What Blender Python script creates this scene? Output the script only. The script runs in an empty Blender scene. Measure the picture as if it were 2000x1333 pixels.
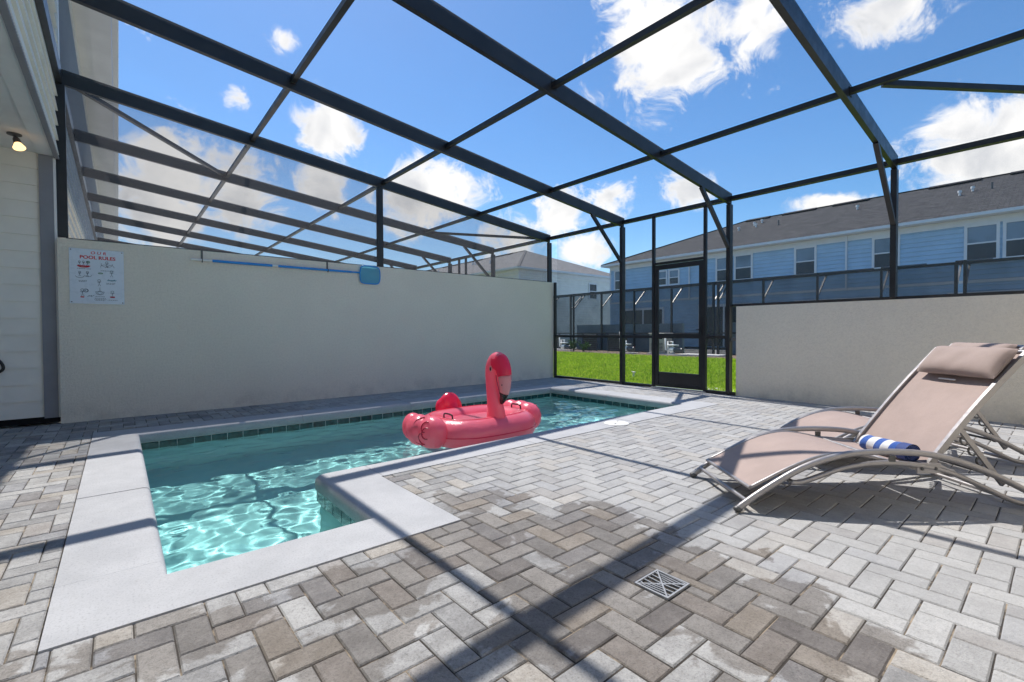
import bpy, bmesh, math, random
from mathutils import Vector, Matrix

random.seed(7)
sc = bpy.context.scene
COL = sc.collection
R = math.radians

# ------------------------------------------------------------------ camera
cam_d = bpy.data.cameras.new('camera')
cam_d.sensor_width = 36.0
cam_d.lens = 913.8 / 2000 * 36.0
cam_d.clip_start = 0.05
cam_d.clip_end = 2000
cam = bpy.data.objects.new('camera', cam_d)
COL.objects.link(cam)
YAW, PITCH, ROLL = R(49.93), R(-1.126), R(-0.263)
fwd = Vector((math.cos(YAW) * math.cos(PITCH), math.sin(YAW) * math.cos(PITCH), math.sin(PITCH)))
rgt0 = Vector((math.sin(YAW), -math.cos(YAW), 0))
up0 = rgt0.cross(fwd)
rgt = math.cos(ROLL) * rgt0 + math.sin(ROLL) * up0
upv = -math.sin(ROLL) * rgt0 + math.cos(ROLL) * up0
m = Matrix((rgt, upv, -fwd)).transposed().to_4x4()
m.translation = Vector((0, 0, 1.0))
cam.matrix_world = m
sc.camera = cam
CAMP = Vector((0, 0, 1.0))


def pray(px, py):
    """direction of a photograph pixel (2000 x 1333), used once to aim the clouds and to sort pavers by size"""
    return (rgt * ((px - 1000) / 913.8) - upv * ((py - 666.5) / 913.8) + fwd).normalized()


def proj(p):
    d = Vector(p) - CAMP
    z = d.dot(fwd)
    if z < 0.05:
        return None
    return 1000 + 913.8 * d.dot(rgt) / z, 666.5 - 913.8 * d.dot(upv) / z


# ------------------------------------------------------------------ sun, sky, exposure
SUNV = Vector((0.114, 0.605, 1.0)).normalized()
SUN_EL = math.asin(SUNV.z)
SUN_AZ = math.atan2(SUNV.x, SUNV.y)            # clockwise from +Y
sun_d = bpy.data.lights.new('sun', 'SUN')
sun_d.energy = 2.4
sun_d.angle = R(0.53)
sun_d.color = (1.0, 0.955, 0.89)
sun_d.cycles.is_caustics_light = True
sun = bpy.data.objects.new('sun', sun_d)
COL.objects.link(sun)
sun.rotation_euler = SUNV.to_track_quat('Z', 'Y').to_euler()
sun.location = SUNV * 60

sc.view_settings.view_transform = 'Standard'
sc.view_settings.look = 'None'
sc.view_settings.gamma = 1.0
sc.view_settings.exposure = 1.43
sc.view_settings.use_curve_mapping = False
SKY_STRENGTH = 0.128

cy = sc.cycles
cy.use_denoising = True
cy.max_bounces = 14
cy.diffuse_bounces = 5
cy.glossy_bounces = 4
cy.transmission_bounces = 8
cy.transparent_max_bounces = 40
cy.sample_clamp_indirect = 6.0
cy.caustics_refractive = True
cy.caustics_reflective = False


class NT:
    """tiny node-tree helper"""

    def __init__(self, tree):
        self.t = tree
        self.n = tree.nodes
        self.l = tree.links

    def new(self, typ, **kw):
        nd = self.n.new('ShaderNode' + typ)
        for k, v in kw.items():
            setattr(nd, k, v)
        return nd

    def put(self, sock, v):
        if isinstance(v, bpy.types.NodeSocket):
            self.l.new(v, sock)
        elif isinstance(v, (tuple, list)) and sock.type == 'RGBA' and len(v) == 3:
            sock.default_value = (*v, 1)
        else:
            sock.default_value = v

    def math(self, op, a, b=None, c=None, clamp=False):
        nd = self.new('Math', operation=op, use_clamp=clamp)
        for i, v in enumerate((a, b, c)):
            if v is not None:
                self.put(nd.inputs[i], v)
        return nd.outputs[0]

    def vmath(self, op, a, b=None):
        nd = self.new('VectorMath', operation=op)
        self.put(nd.inputs[0], a)
        if b is not None:
            self.put(nd.inputs[1], b)
        return nd.outputs['Value'] if op in ('DOT_PRODUCT', 'LENGTH', 'DISTANCE') else nd.outputs[0]

    def mix(self, f, a, b, blend='MIX'):
        nd = self.new('Mix', data_type='RGBA', blend_type=blend)
        self.put(nd.inputs[0], f)
        self.put(nd.inputs[6], a)
        self.put(nd.inputs[7], b)
        return nd.outputs[2]

    def noise(self, vec, scale, detail=3, rough=0.55, dist=0.0):
        nd = self.new('TexNoise')
        if vec is not None:
            self.put(nd.inputs['Vector'], vec)
        nd.inputs['Scale'].default_value = scale
        nd.inputs['Detail'].default_value = detail
        nd.inputs['Roughness'].default_value = rough
        nd.inputs['Distortion'].default_value = dist
        return nd.outputs[0]

    def smooth(self, v, lo, hi, a=0.0, b=1.0):
        nd = self.new('MapRange', interpolation_type='SMOOTHSTEP')
        self.put(nd.inputs[0], v)
        for i, x in enumerate((lo, hi, a, b)):
            nd.inputs[i + 1].default_value = x
        return nd.outputs[0]

    def ramp(self, v, stops):
        nd = self.new('ValToRGB')
        self.put(nd.inputs[0], v)
        el = nd.color_ramp.elements
        while len(el) < len(stops):
            el.new(0.5)
        for e, (p, c) in zip(el, stops):
            e.position = p
            e.color = (*c, 1)
        return nd.outputs[0]

    def bump(self, h, strength, dist):
        nd = self.new('Bump')
        self.put(nd.inputs['Height'], h)
        nd.inputs['Strength'].default_value = strength
        nd.inputs['Distance'].default_value = dist
        return nd.outputs[0]


world = bpy.data.worlds.new('World')
sc.world = world
world.use_nodes = True
W = NT(world.node_tree)
W.n.clear()
sky = W.new('TexSky', sky_type='NISHITA', sun_disc=False, sun_elevation=SUN_EL, sun_rotation=SUN_AZ)
sky.altitude = 0
sky.air_density = 1.0
sky.dust_density = 0.3
sky.ozone_density = 3.5
D = W.new('TexCoord').outputs['Generated']
Dn = W.vmath('NORMALIZE', D)
# cumulus: a loose field over the whole sky, denser where the day's clouds stand
n_big = W.noise(Dn, 5.0, 6, 0.62, 0.3)
n_fine = W.noise(Dn, 14.0, 9, 0.64, 0.6)
CLOUDS = [  # x0, x1, y0, y1 in the photograph (aimed once, as directions), weight
    (1165, 1450, -60, 215, 1.0), (1410, 1555, -50, 160, .85), (1630, 1850, -40, 75, .55), (528, 584, 52, 112, .8),
    (432, 486, 150, 220, .5), (580, 712, 185, 330, 1.0), (570, 700, 290, 420, .9), (715, 950, 300, 460, 1.0), (180, 440, 235, 480, .8),
    (380, 580, 320, 480, .62), (1045, 1150, 375, 465, .85), (1130, 1245, 355, 430, .7), (1075, 1200, 452, 525, .95),
    (1290, 1400, 340, 410, .7), (1760, 2060, 190, 385, 1.0), (1545, 1680, 375, 420, .85), (940, 1060, 420, 520, .6)]
field = None
for (x0, x1, y0, y1, wt) in CLOUDS:
    c = pray((x0 + x1) / 2, (y0 + y1) / 2)
    tu = Vector((-c.y, c.x, 0)).normalized()
    tv = c.cross(tu)
    ru = (pray(x0, (y0 + y1) / 2) - pray(x1, (y0 + y1) / 2)).length / 2
    rv = (pray((x0 + x1) / 2, y0) - pray((x0 + x1) / 2, y1)).length / 2
    # direction-space ellipse; a gentle cosine test keeps the antipode clear
    a = W.vmath('DOT_PRODUCT', Dn, tuple(tu / ru))
    b = W.vmath('DOT_PRODUCT', Dn, tuple(tv / rv))
    r2 = W.math('ADD', W.math('MULTIPLY', a, a), W.math('MULTIPLY', b, b))
    v = W.math('MULTIPLY', W.math('SUBTRACT', 1.0, W.math('SQRT', r2)), wt * 1.15)
    fr = W.math('GREATER_THAN', W.vmath('DOT_PRODUCT', Dn, tuple(c)), 0.3)
    v = W.math('MULTIPLY_ADD', fr, W.math('ADD', v, 2.0), -2.0)
    field = v if field is None else W.math('MAXIMUM', field, v)
loose = W.smooth(n_big, 0.60, 0.76, -0.9, 0.42)
field = W.math('MAXIMUM', W.math('MAXIMUM', field, -0.8), W.math('SUBTRACT', loose, 0.25))
dens = W.math('ADD', field, W.math('ADD', W.math('MULTIPLY_ADD', n_fine, 2.7, -1.36), W.math('MULTIPLY_ADD', n_big, 0.8, -0.42)))
cover = W.smooth(dens, -0.14, 0.46)
core = W.smooth(dens, 0.10, 0.60)
lump = W.noise(Dn, 8.0, 6, 0.54, 0.4)
# soft grey bellies between bright billows
shade = W.math('MULTIPLY', core, W.smooth(lump, 0.36, 0.66, 0.0, 1.0))
ccol = W.mix(shade, (3.6, 3.56, 3.5), (2.2, 2.28, 2.42))
hsv = W.new('HueSaturation')
hsv.inputs['Saturation'].default_value = 1.25
hsv.inputs['Value'].default_value = 0.515
W.l.new(sky.outputs[0], hsv.inputs['Color'])
skyc = W.mix(cover, hsv.outputs[0], ccol)
bg = W.new('Background')
W.put(bg.inputs[0], skyc)
bg.inputs[1].default_value = SKY_STRENGTH
wo = W.new('OutputWorld')
W.l.new(bg.outputs[0], wo.inputs[0])
world.cycles.sampling_method = 'MANUAL'
world.cycles.sample_map_resolution = 512


# ------------------------------------------------------------------ materials
def new_mat(name):
    mt = bpy.data.materials.new(name)
    mt.use_nodes = True
    t = NT(mt.node_tree)
    t.n.clear()
    out = t.new('OutputMaterial')
    return mt, t, out


def principled(name, col, rough=0.6, metal=0.0, spec=0.5, vary=0.08, vscale=6.0, bump=0.0, bscale=80.0, bdist=0.003,
               space='Object', detail=4, coat=0.0):
    mt, t, out = new_mat(name)
    p = t.new('BsdfPrincipled')
    tc = t.new('TexCoord').outputs['Object'] if space == 'Object' else t.new('NewGeometry').outputs['Position']
    n1 = t.noise(tc, vscale, detail, 0.6)
    lo = tuple(max(0, c * (1 - vary)) for c in col)
    hi = tuple(min(1, c * (1 + vary)) for c in col)
    t.put(p.inputs['Base Color'], t.mix(t.smooth(n1, 0.3, 0.7), lo, hi))
    n2 = t.noise(tc, vscale * 3.1, 3, 0.6)
    t.put(p.inputs['Roughness'], t.smooth(n2, 0.25, 0.75, max(0.02, rough - 0.07), min(1, rough + 0.07)))
    p.inputs['Metallic'].default_value = metal
    p.inputs['Specular IOR Level'].default_value = spec
    p.inputs['Coat Weight'].default_value = coat
    if bump:
        t.put(p.inputs['Normal'], t.bump(t.noise(tc, bscale, 4, 0.65), bump, bdist))
    t.l.new(p.outputs[0], out.inputs[0])
    return mt


M = {}
M['frame'] = principled('bronze_aluminium', (0.022, 0.022, 0.024), 0.36, 0.0, 0.5, 0.25, 3.0)
M['frame2'] = principled('grey_and_sunlit_metal', (0.17, 0.17, 0.17), 0.4, 0.2, 0.5, 0.15, 3.0)  # grey metal; also stands for sunlight on the bronze braces across the lawn
M['siding'] = principled('white_siding', (0.85, 0.82, 0.74), 0.6, 0, 0.4, 0.05, 2.0, 0.15, 60, 0.002, 'World')
M['trim'] = principled('white_trim', (0.80, 0.80, 0.78), 0.55, 0, 0.4, 0.04, 3.0, space='World')
M['greytrim'] = principled('grey_trim', (0.26, 0.265, 0.29), 0.6, 0, 0.4, 0.06, 3.0, space='World')
M['soffit'] = principled('soffit_paint', (0.78, 0.77, 0.74), 0.7, 0, 0.3, 0.05, 2.0, 0.2, 50, 0.002, 'World')
M['bluegrey'] = principled('blue_grey_siding', (0.26, 0.34, 0.44), 0.6, 0, 0.4, 0.05, 1.5, space='World')
M['blue'] = principled('blue_siding', (0.43, 0.60, 0.74), 0.6, 0, 0.4, 0.05, 1.5, space='World')
M['white'] = principled('white_paint', (0.78, 0.78, 0.77), 0.5, 0, 0.4, 0.03, 3.0)
M['plastic'] = principled('white_plastic', (0.78, 0.77, 0.73), 0.4, 0, 0.5, 0.04, 9.0)
M['black'] = principled('black_rubber', (0.012, 0.012, 0.013), 0.45, 0, 0.5, 0.2, 9.0)
M['concrete'] = principled('concrete', (0.50, 0.49, 0.47), 0.8, 0, 0.3, 0.12, 3.0, 0.4, 90, 0.004, 'World')
M['metal_lounger'] = principled('champagne_aluminium', (0.36, 0.34, 0.335), 0.36, 0.55, 0.5, 0.05, 9.0)
M['metal_dark'] = principled('grey_steel', (0.10, 0.10, 0.10), 0.45, 0.4, 0.5, 0.1, 9.0)
M['steel'] = principled('drain_plastic', (0.33, 0.34, 0.36), 0.4, 0.1, 0.5, 0.1, 30.0)
M['dark'] = principled('dark_void', (0.015, 0.015, 0.016), 0.8, 0, 0.2, 0.1, 9.0)
M['pole'] = principled('blue_pole', (0.02, 0.27, 0.70), 0.35, 0, 0.5, 0.06, 4.0)
M['beige'] = principled('beige_cabinet', (0.42, 0.38, 0.32), 0.5, 0, 0.4, 0.06, 4.0)
M['fence'] = principled('charcoal_louvre', (0.07, 0.07, 0.072), 0.6, 0, 0.3, 0.15, 4.0)
M['sign'] = principled('sign_panel', (0.70, 0.76, 0.82), 0.3, 0, 0.5, 0.02, 4.0)
M['ink'] = principled('sign_ink', (0.05, 0.07, 0.10), 0.4, 0, 0.4, 0.1, 20.0)
M['red'] = principled('sign_red', (0.62, 0.02, 0.03), 0.4, 0, 0.4, 0.1, 20.0)
M['green'] = principled('sign_green', (0.06, 0.25, 0.08), 0.4, 0, 0.4, 0.1, 20.0)
M['teal'] = principled('sign_teal', (0.05, 0.35, 0.45), 0.4, 0, 0.4, 0.1, 20.0)


def stucco(name, col):
    mt, t, out = new_mat(name)
    p = t.new('BsdfPrincipled')
    pos = t.new('NewGeometry').outputs['Position']
    big = t.noise(pos, 0.9, 4, 0.6)
    fine = t.noise(pos, 40, 6, 0.75)
    sep = t.new('SeparateXYZ')
    t.put(sep.inputs[0], pos)
    c = t.mix(t.smooth(big, 0.3, 0.7), tuple(x * 0.965 for x in col), tuple(min(1, x * 1.02) for x in col))
    c = t.mix(t.smooth(fine, 0.38, 0.72, 0, 0.34), c, tuple(x * 0.7 for x in col))
    # splash dirt near the paving, ragged
    dirt = t.math('MULTIPLY', t.smooth(sep.outputs[2], 0.0, 0.30, 1, 0), t.smooth(t.noise(pos, 4.0, 5, 0.65), 0.42, 0.7))
    c = t.mix(t.math('MULTIPLY', dirt, 0.28), c, (0.30, 0.27, 0.22))
    t.put(p.inputs['Base Color'], c)
    p.inputs['Roughness'].default_value = 0.9
    p.inputs['Specular IOR Level'].default_value = 0.2
    h = t.math('ADD', t.math('MULTIPLY', fine, 0.6), t.math('MULTIPLY', t.noise(pos, 130, 3, 0.6), 0.4))
    t.put(p.inputs['Normal'], t.bump(h, 1.0, 0.016))
    t.l.new(p.outputs[0], out.inputs[0])
    return mt


M['stucco'] = stucco('sand_stucco', (0.89, 0.82, 0.69))
M['stucco_blue'] = stucco('pale_stucco', (0.55, 0.66, 0.74))


def coping_mat():
    mt, t, out = new_mat('coping_cement')
    p = t.new('BsdfPrincipled')
    pos = t.new('NewGeometry').outputs['Position']
    fine = t.noise(pos, 120, 5, 0.75)
    mid = t.noise(pos, 3.0, 5, 0.65)
    c = t.mix(t.smooth(mid, 0.3, 0.7), (0.40, 0.405, 0.42), (0.47, 0.475, 0.49))
    c = t.mix(t.smooth(fine, 0.50, 0.68, 0, 0.65), c, (0.24, 0.24, 0.26))
    st = t.noise(pos, 9.0, 6, 0.7)
    c = t.mix(t.smooth(st, 0.60, 0.75, 0, 0.35), c, (0.30, 0.28, 0.26))
    t.put(p.inputs['Base Color'], c)
    p.inputs['Roughness'].default_value = 0.85
    p.inputs['Specular IOR Level'].default_value = 0.25
    t.put(p.inputs['Normal'], t.bump(fine, 0.6, 0.004))
    t.l.new(p.outputs[0], out.inputs[0])
    return mt


M['coping'] = coping_mat()


def paver_mat(name, attr):
    mt, t, out = new_mat(name)
    p = t.new('BsdfPrincipled')
    pos = t.new('NewGeometry').outputs['Position']
    if attr:
        a = t.new('Attribute', attribute_name='pc')
        base, rnd = a.outputs['Color'], a.outputs['Alpha']
    else:
        a = t.new('ObjectInfo')
        base, rnd = a.outputs['Color'], a.outputs['Random']
    n1 = t.noise(pos, 9.0, 5, 0.65)
    n2 = t.noise(pos, 160, 4, 0.7)
    n5 = t.noise(pos, 70, 5, 0.75)
    c = t.mix(t.smooth(n1, 0.3, 0.7), t.mix(0.22, base, (0.10, 0.09, 0.088)), t.mix(0.26, base, (0.56, 0.555, 0.55)))
    c = t.mix(t.smooth(n5, 0.50, 0.74, 0, 0.5), c, (0.09, 0.085, 0.08))
    c = t.mix(t.smooth(n2, 0.46, 0.72, 0, 0.45), c, (0.10, 0.095, 0.09))
    c = t.mix(t.smooth(n5, 0.42, 0.28, 0, 0.45), c, (0.62, 0.60, 0.57))
    # water splashed about the pool steps and the drain, drying in patches that follow single pavers
    wet = None
    for (x, y, r) in ((1.35, 1.85, .48), (1.70, 1.40, .50), (1.80, 1.0, .40), (1.35, 1.15, .50), (1.62, .62, .40), (0.75, 1.72, .34), (0.15, 1.85, .30), (1.35, .25, .45),
                      (0.5, 1.45, .25), (1.9, .72, .22), (2.0, 1.62, .22), (1.6, 2.25, .30), (-.55, 1.9, .35), (.0, 1.2, .4)):
        d = t.math('DIVIDE', t.vmath('DISTANCE', pos, (x, y, 0.0)), r)
        v = t.math('SUBTRACT', 1.0, d)
        wet = v if wet is None else t.math('MAXIMUM', wet, v)
    n3 = t.noise(pos, 7.5, 5, 0.6, 0.6)
    n4 = t.noise(pos, 24.0, 3, 0.5)
    s = t.math('ADD', t.math('MULTIPLY', wet, 1.75), t.math('MULTIPLY_ADD', n3, 2.0, -1.32))
    s = t.math('ADD', s, t.math('MULTIPLY_ADD', rnd, 1.1, -0.55))
    s = t.math('ADD', s, t.math('MULTIPLY_ADD', n4, 0.5, -0.25))
    wm = t.smooth(s, -0.04, 0.20)
    wetc = t.mix(1.0, c, (0.53, 0.49, 0.455), 'MULTIPLY')
    c = t.mix(t.math('MULTIPLY', wm, 0.82), c, wetc)
    # pale bloom on the dry pavers away from the water
    sep = t.new('SeparateXYZ')
    t.put(sep.inputs[0], pos)
    far = t.smooth(t.math('ADD', sep.outputs[0], t.math('MULTIPLY_ADD', n3, 0.8, -0.4)), 1.5, 2.3)
    c = t.mix(t.math('MULTIPLY', t.math('MULTIPLY', far, t.math('SUBTRACT', 1.0, wm)), 0.40), c, (0.47, 0.47, 0.47))
    t.put(p.inputs['Base Color'], c)
    t.put(p.inputs['Roughness'], t.math('SUBTRACT', 0.9, t.math('MULTIPLY', wm, 0.25)))
    p.inputs['Specular IOR Level'].default_value = 0.25
    t.put(p.inputs['Normal'], t.bump(t.math('ADD', n2, t.math('MULTIPLY', n1, 0.6)), 0.8, 0.006))
    t.l.new(p.outputs[0], out.inputs[0])
    return mt


M['paver'] = paver_mat('paver_single', False)
M['paver_f'] = paver_mat('paver_field', True)


def sand_mat():
    mt, t, out = new_mat('joint_sand')
    p = t.new('BsdfPrincipled')
    pos = t.new('NewGeometry').outputs['Position']
    c = t.mix(t.smooth(t.noise(pos, 5.0, 5, 0.65), 0.50, 0.66), (0.045, 0.038, 0.032), (0.34, 0.275, 0.20))
    t.put(p.inputs['Base Color'], c)
    p.inputs['Roughness'].default_value = 0.95
    t.put(p.inputs['Normal'], t.bump(t.noise(pos, 220, 3, 0.6), 0.7, 0.004))
    t.l.new(p.outputs[0], out.inputs[0])
    return mt


M['sand'] = sand_mat()


def lawn_mat(name, lo, hi, yel, trans):
    mt, t, out = new_mat(name)
    p = t.new('BsdfDiffuse')
    pos = t.new('NewGeometry').outputs['Position']
    c = t.mix(t.smooth(t.noise(pos, 2.6, 6, 0.8), 0.36, 0.64), lo, hi)
    c = t.mix(t.smooth(t.noise(pos, 16, 5, 0.8), 0.42, 0.68), c, yel)
    t.put(p.inputs[0], c)
    if trans:
        q = t.new('BsdfTranslucent')
        t.put(q.inputs[0], c)
        mx = t.new('MixShader')
        mx.inputs[0].default_value = trans
        t.l.new(p.outputs[0], mx.inputs[1])
        t.l.new(q.outputs[0], mx.inputs[2])
        t.l.new(mx.outputs[0], out.inputs[0])
    else:
        t.l.new(p.outputs[0], out.inputs[0])
    return mt


M['grass'] = lawn_mat('grass_blades', (0.15, 0.32, 0.010), (0.36, 0.58, 0.02), (0.62, 0.68, 0.10), 0.5)
M['lawn'] = lawn_mat('lawn_turf', (0.07, 0.15, 0.012), (0.12, 0.20, 0.02), (0.15, 0.20, 0.04), 0)
M['earth'] = principled('sandy_earth', (0.22, 0.22, 0.215), 0.95, 0, 0.2, 0.2, 1.0, space='World')
M['mulch'] = principled('mulch', (0.16, 0.12, 0.09), 0.95, 0, 0.2, 0.6, 14.0, 1.0, 30, 0.03, 'World')
M['leaf'] = principled('leaf', (0.07, 0.15, 0.03), 0.55, 0, 0.3, 0.4, 3.0, space='World')


def shingle_mat(name, a, b):
    mt, t, out = new_mat(name)
    p = t.new('BsdfPrincipled')
    tc = t.new('TexCoord').outputs['UV']
    br = t.new('TexBrick')
    t.put(br.inputs['Vector'], tc)
    br.inputs['Scale'].default_value = 1.0
    br.inputs['Brick Width'].default_value = 0.32
    br.inputs['Row Height'].default_value = 0.20
    br.inputs['Mortar Size'].default_value = 0.014
    t.put(br.inputs['Color1'], a)
    t.put(br.inputs['Color2'], b)
    t.put(br.inputs['Mortar'], tuple(x * 0.55 for x in a))
    pos = t.new('NewGeometry').outputs['Position']
    c = t.mix(t.smooth(t.noise(pos, 2.0, 5, 0.7), 0.3, 0.7, 0, 0.35), br.outputs[0], b)
    c = t.mix(t.smooth(t.noise(pos, 9, 6, 0.85), 0.42, 0.68, 0, 0.7), c, tuple(x * 0.55 for x in a))
    t.put(p.inputs['Base Color'], c)
    p.inputs['Roughness'].default_value = 0.9
    p.inputs['Specular IOR Level'].default_value = 0.2
    t.put(p.inputs['Normal'], t.bump(t.math('ADD', br.outputs[1], t.noise(pos, 60, 3, 0.6)), 0.5, 0.02))
    t.l.new(p.outputs[0], out.inputs[0])
    return mt


M['roof_dark'] = shingle_mat('charcoal_shingle', (0.040, 0.040, 0.042), (0.080, 0.079, 0.081))
M['roof_light'] = shingle_mat('sunlit_shingle', (0.19, 0.185, 0.18), (0.27, 0.262, 0.255))  # lighter than the other roof to paint in sunshine


def screen_mat(name, opacity, col, fine=True):
    mt, t, out = new_mat(name)
    tr = t.new('BsdfTransparent')
    df = t.new('BsdfDiffuse')
    tl = t.new('BsdfTranslucent')
    t.put(df.inputs[0], col)
    t.put(tl.inputs[0], col)
    yarn = t.new('MixShader')
    yarn.inputs[0].default_value = 0.45
    t.l.new(df.outputs[0], yarn.inputs[1])
    t.l.new(tl.outputs[0], yarn.inputs[2])
    mx = t.new('MixShader')
    pos = t.new('NewGeometry').outputs['Position']
    t.put(mx.inputs[0], t.smooth(t.noise(pos, 0.8, 4, 0.6), 0.25, 0.75, opacity * 0.88, opacity * 1.12))
    t.l.new(tr.outputs[0], mx.inputs[1])
    t.l.new(yarn.outputs[0], mx.inputs[2])
    t.l.new(mx.outputs[0], out.inputs[0])
    return mt


M['screen'] = screen_mat('insect_screen', 0.17, (0.20, 0.20, 0.21))
M['screen_s'] = screen_mat('side_screen', 0.36, (0.15, 0.147, 0.155))  # opacity raised to imitate the haze of a screen seen at a slant
M['screen_n'] = screen_mat('veiled_screen', 0.25, (0.17, 0.167, 0.175))  # extra veil painted in for the hazy look through stacked screens
M['screen_d'] = screen_mat('dense_screen', 0.56, (0.05, 0.055, 0.06))  # denser and darker than the other screens


def glass_mat(name, tint, rough=0.03):
    mt, t, out = new_mat(name)
    p = t.new('BsdfPrincipled')
    pos = t.new('NewGeometry').outputs['Position']
    t.put(p.inputs['Base Color'], t.mix(t.smooth(t.noise(pos, 0.7, 3, 0.5), 0.35, 0.65), tint, tuple(x * 0.6 for x in tint)))
    p.inputs['Roughness'].default_value = rough
    p.inputs['IOR'].default_value = 1.6
    t.put(p.inputs['Normal'], t.bump(t.noise(pos, 0.9, 2, 0.5), 0.15, 0.05))
    t.l.new(p.outputs[0], out.inputs[0])
    return mt


M['pane'] = glass_mat('sky_tinted_glass', (0.20, 0.27, 0.34))  # pale blue tint paints the reflected sky into the upper panes
M['pane_low'] = glass_mat('window_insect_screen', (0.045, 0.055, 0.06), 0.25)


def water_mat():
    mt, t, out = new_mat('pool_water')
    g = t.new('BsdfGlass')
    t.put(g.inputs['Color'], (0.68, 0.915, 0.93))
    g.inputs['Roughness'].default_value = 0.0
    g.inputs['IOR'].default_value = 1.333
    t.l.new(g.outputs[0], out.inputs[0])
    return mt


M['water'] = water_mat()
M['plaster'] = principled('aqua_plaster', (0.60, 0.78, 0.765), 0.8, 0, 0.2, 0.06, 3.0, space='World')
M['tile'] = principled('sea_green_tile', (0.018, 0.07, 0.075), 0.12, 0, 0.6, 0.5, 14.0, space='World')
M['grout'] = principled('white_grout', (0.62, 0.66, 0.65), 0.8, 0, 0.2, 0.06, 20.0, space='World')


def vinyl(name, col, col2):
    mt, t, out = new_mat(name)
    p = t.new('BsdfPrincipled')
    tc = t.new('TexCoord').outputs['Object']
    t.put(p.inputs['Base Color'], t.mix(t.smooth(t.noise(tc, 3.0, 3, 0.5), 0.3, 0.7), col, col2))
    p.inputs['Roughness'].default_value = 0.27
    p.inputs['Coat Weight'].default_value = 0.5
    p.inputs['Coat Roughness'].default_value = 0.12
    p.inputs['Subsurface Weight'].default_value = 0.0
    p.inputs['Subsurface Radius'].default_value = (0.10, 0.03, 0.03)
    p.inputs['Subsurface Scale'].default_value = 1.0
    mp = t.new('Mapping')
    mp.inputs['Scale'].default_value = (1.0, 1.0, 0.14)
    t.put(mp.inputs[0], tc)
    h = t.math('ADD', t.noise(mp.outputs[0], 38, 3, 0.55), t.math('MULTIPLY', t.noise(tc, 9, 3, 0.5), 0.6))
    t.put(p.inputs['Normal'], t.bump(h, 0.26, 0.014))
    tl = t.new('BsdfTranslucent')
    t.put(tl.inputs[0], tuple(min(1, x * 1.05 + .08) for x in col2))
    mx = t.new('MixShader')
    mx.inputs[0].default_value = 0.4
    t.l.new(p.outputs[0], mx.inputs[1])
    t.l.new(tl.outputs[0], mx.inputs[2])
    t.l.new(mx.outputs[0], out.inputs[0])
    return mt


M['pink'] = vinyl('pink_vinyl', (0.97, 0.19, 0.28), (0.99, 0.225, 0.32))
M['pink_deep'] = vinyl('deep_pink_vinyl', (0.86, 0.03, 0.12), (0.90, 0.045, 0.14))
M['pink_pale'] = vinyl('pale_pink_vinyl', (0.80, 0.40, 0.42), (0.84, 0.45, 0.46))
M['pink_print'] = principled('feather_ink', (0.42, 0.01, 0.05), 0.4, 0, 0.4, 0.1, 9.0)
M['vinyl_black'] = principled('black_vinyl', (0.015, 0.012, 0.012), 0.25, 0, 0.5, 0.2, 9.0)


def fabric(name, col, scale=420):
    mt, t, out = new_mat(name)
    p = t.new('BsdfPrincipled')
    tc = t.new('TexCoord').outputs['Object']
    c = t.mix(t.smooth(t.noise(tc, 5.0, 4, 0.6), 0.3, 0.7), tuple(x * 0.93 for x in col), tuple(min(1, x * 1.06) for x in col))
    wv = t.noise(tc, scale, 2, 0.5)
    c = t.mix(t.smooth(wv, 0.5, 0.75, 0, 0.25), c, tuple(x * 0.6 for x in col))
    t.put(p.inputs['Base Color'], c)
    p.inputs['Roughness'].default_value = 0.75
    p.inputs['Sheen Weight'].default_value = 0.15
    h = t.math('ADD', t.math('MULTIPLY', wv, 0.4), t.noise(tc, 14, 4, 0.55, 0.4))
    t.put(p.inputs['Normal'], t.bump(h, 0.22, 0.012))
    t.l.new(p.outputs[0], out.inputs[0])
    return mt


M['sling'] = fabric('taupe_sling', (0.38, 0.285, 0.25))
M['pillow'] = fabric('taupe_cushion', (0.34, 0.255, 0.222))


def towel_mat():
    mt, t, out = new_mat('striped_terry')
    p = t.new('BsdfPrincipled')
    tc = t.new('TexCoord').outputs['Object']
    sep = t.new('SeparateXYZ')
    t.put(sep.inputs[0], tc)
    w = t.math('ADD', sep.outputs[0], t.math('MULTIPLY', sep.outputs[2], 0.25))
    s = t.math('SINE', t.math('MULTIPLY', w, 72.0))
    c = t.mix(t.smooth(s, 0.05, 0.18), (0.80, 0.82, 0.85), (0.02, 0.10, 0.42))
    t.put(p.inputs['Base Color'], c)
    p.inputs['Roughness'].default_value = 0.95
    p.inputs['Sheen Weight'].default_value = 0.4
    t.put(p.inputs['Normal'], t.bump(t.noise(tc, 260, 3, 0.7), 0.7, 0.006))
    t.l.new(p.outputs[0], out.inputs[0])
    return mt


M['towel'] = towel_mat()
M['towel_navy'] = fabric('navy_terry', (0.015, 0.045, 0.20), 300)


def emit_mat():
    mt, t, out = new_mat('lit_bulb')
    e = t.new('Emission')
    t.put(e.inputs[0], (1.0, 0.60, 0.26))
    e.inputs[1].default_value = 0.95
    t.l.new(e.outputs[0], out.inputs[0])
    return mt


M['bulb'] = emit_mat()


def net_mat():
    return screen_mat('net_mesh', 0.72, (0.16, 0.55, 0.76))


M['net'] = net_mat()


# ------------------------------------------------------------------ mesh helpers
def tag(o, label=None, cat=None, group=None, kind=None):
    for k, v in (('label', label), ('category', cat), ('group', group), ('kind', kind)):
        if v:
            o[k] = v
    return o


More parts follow.
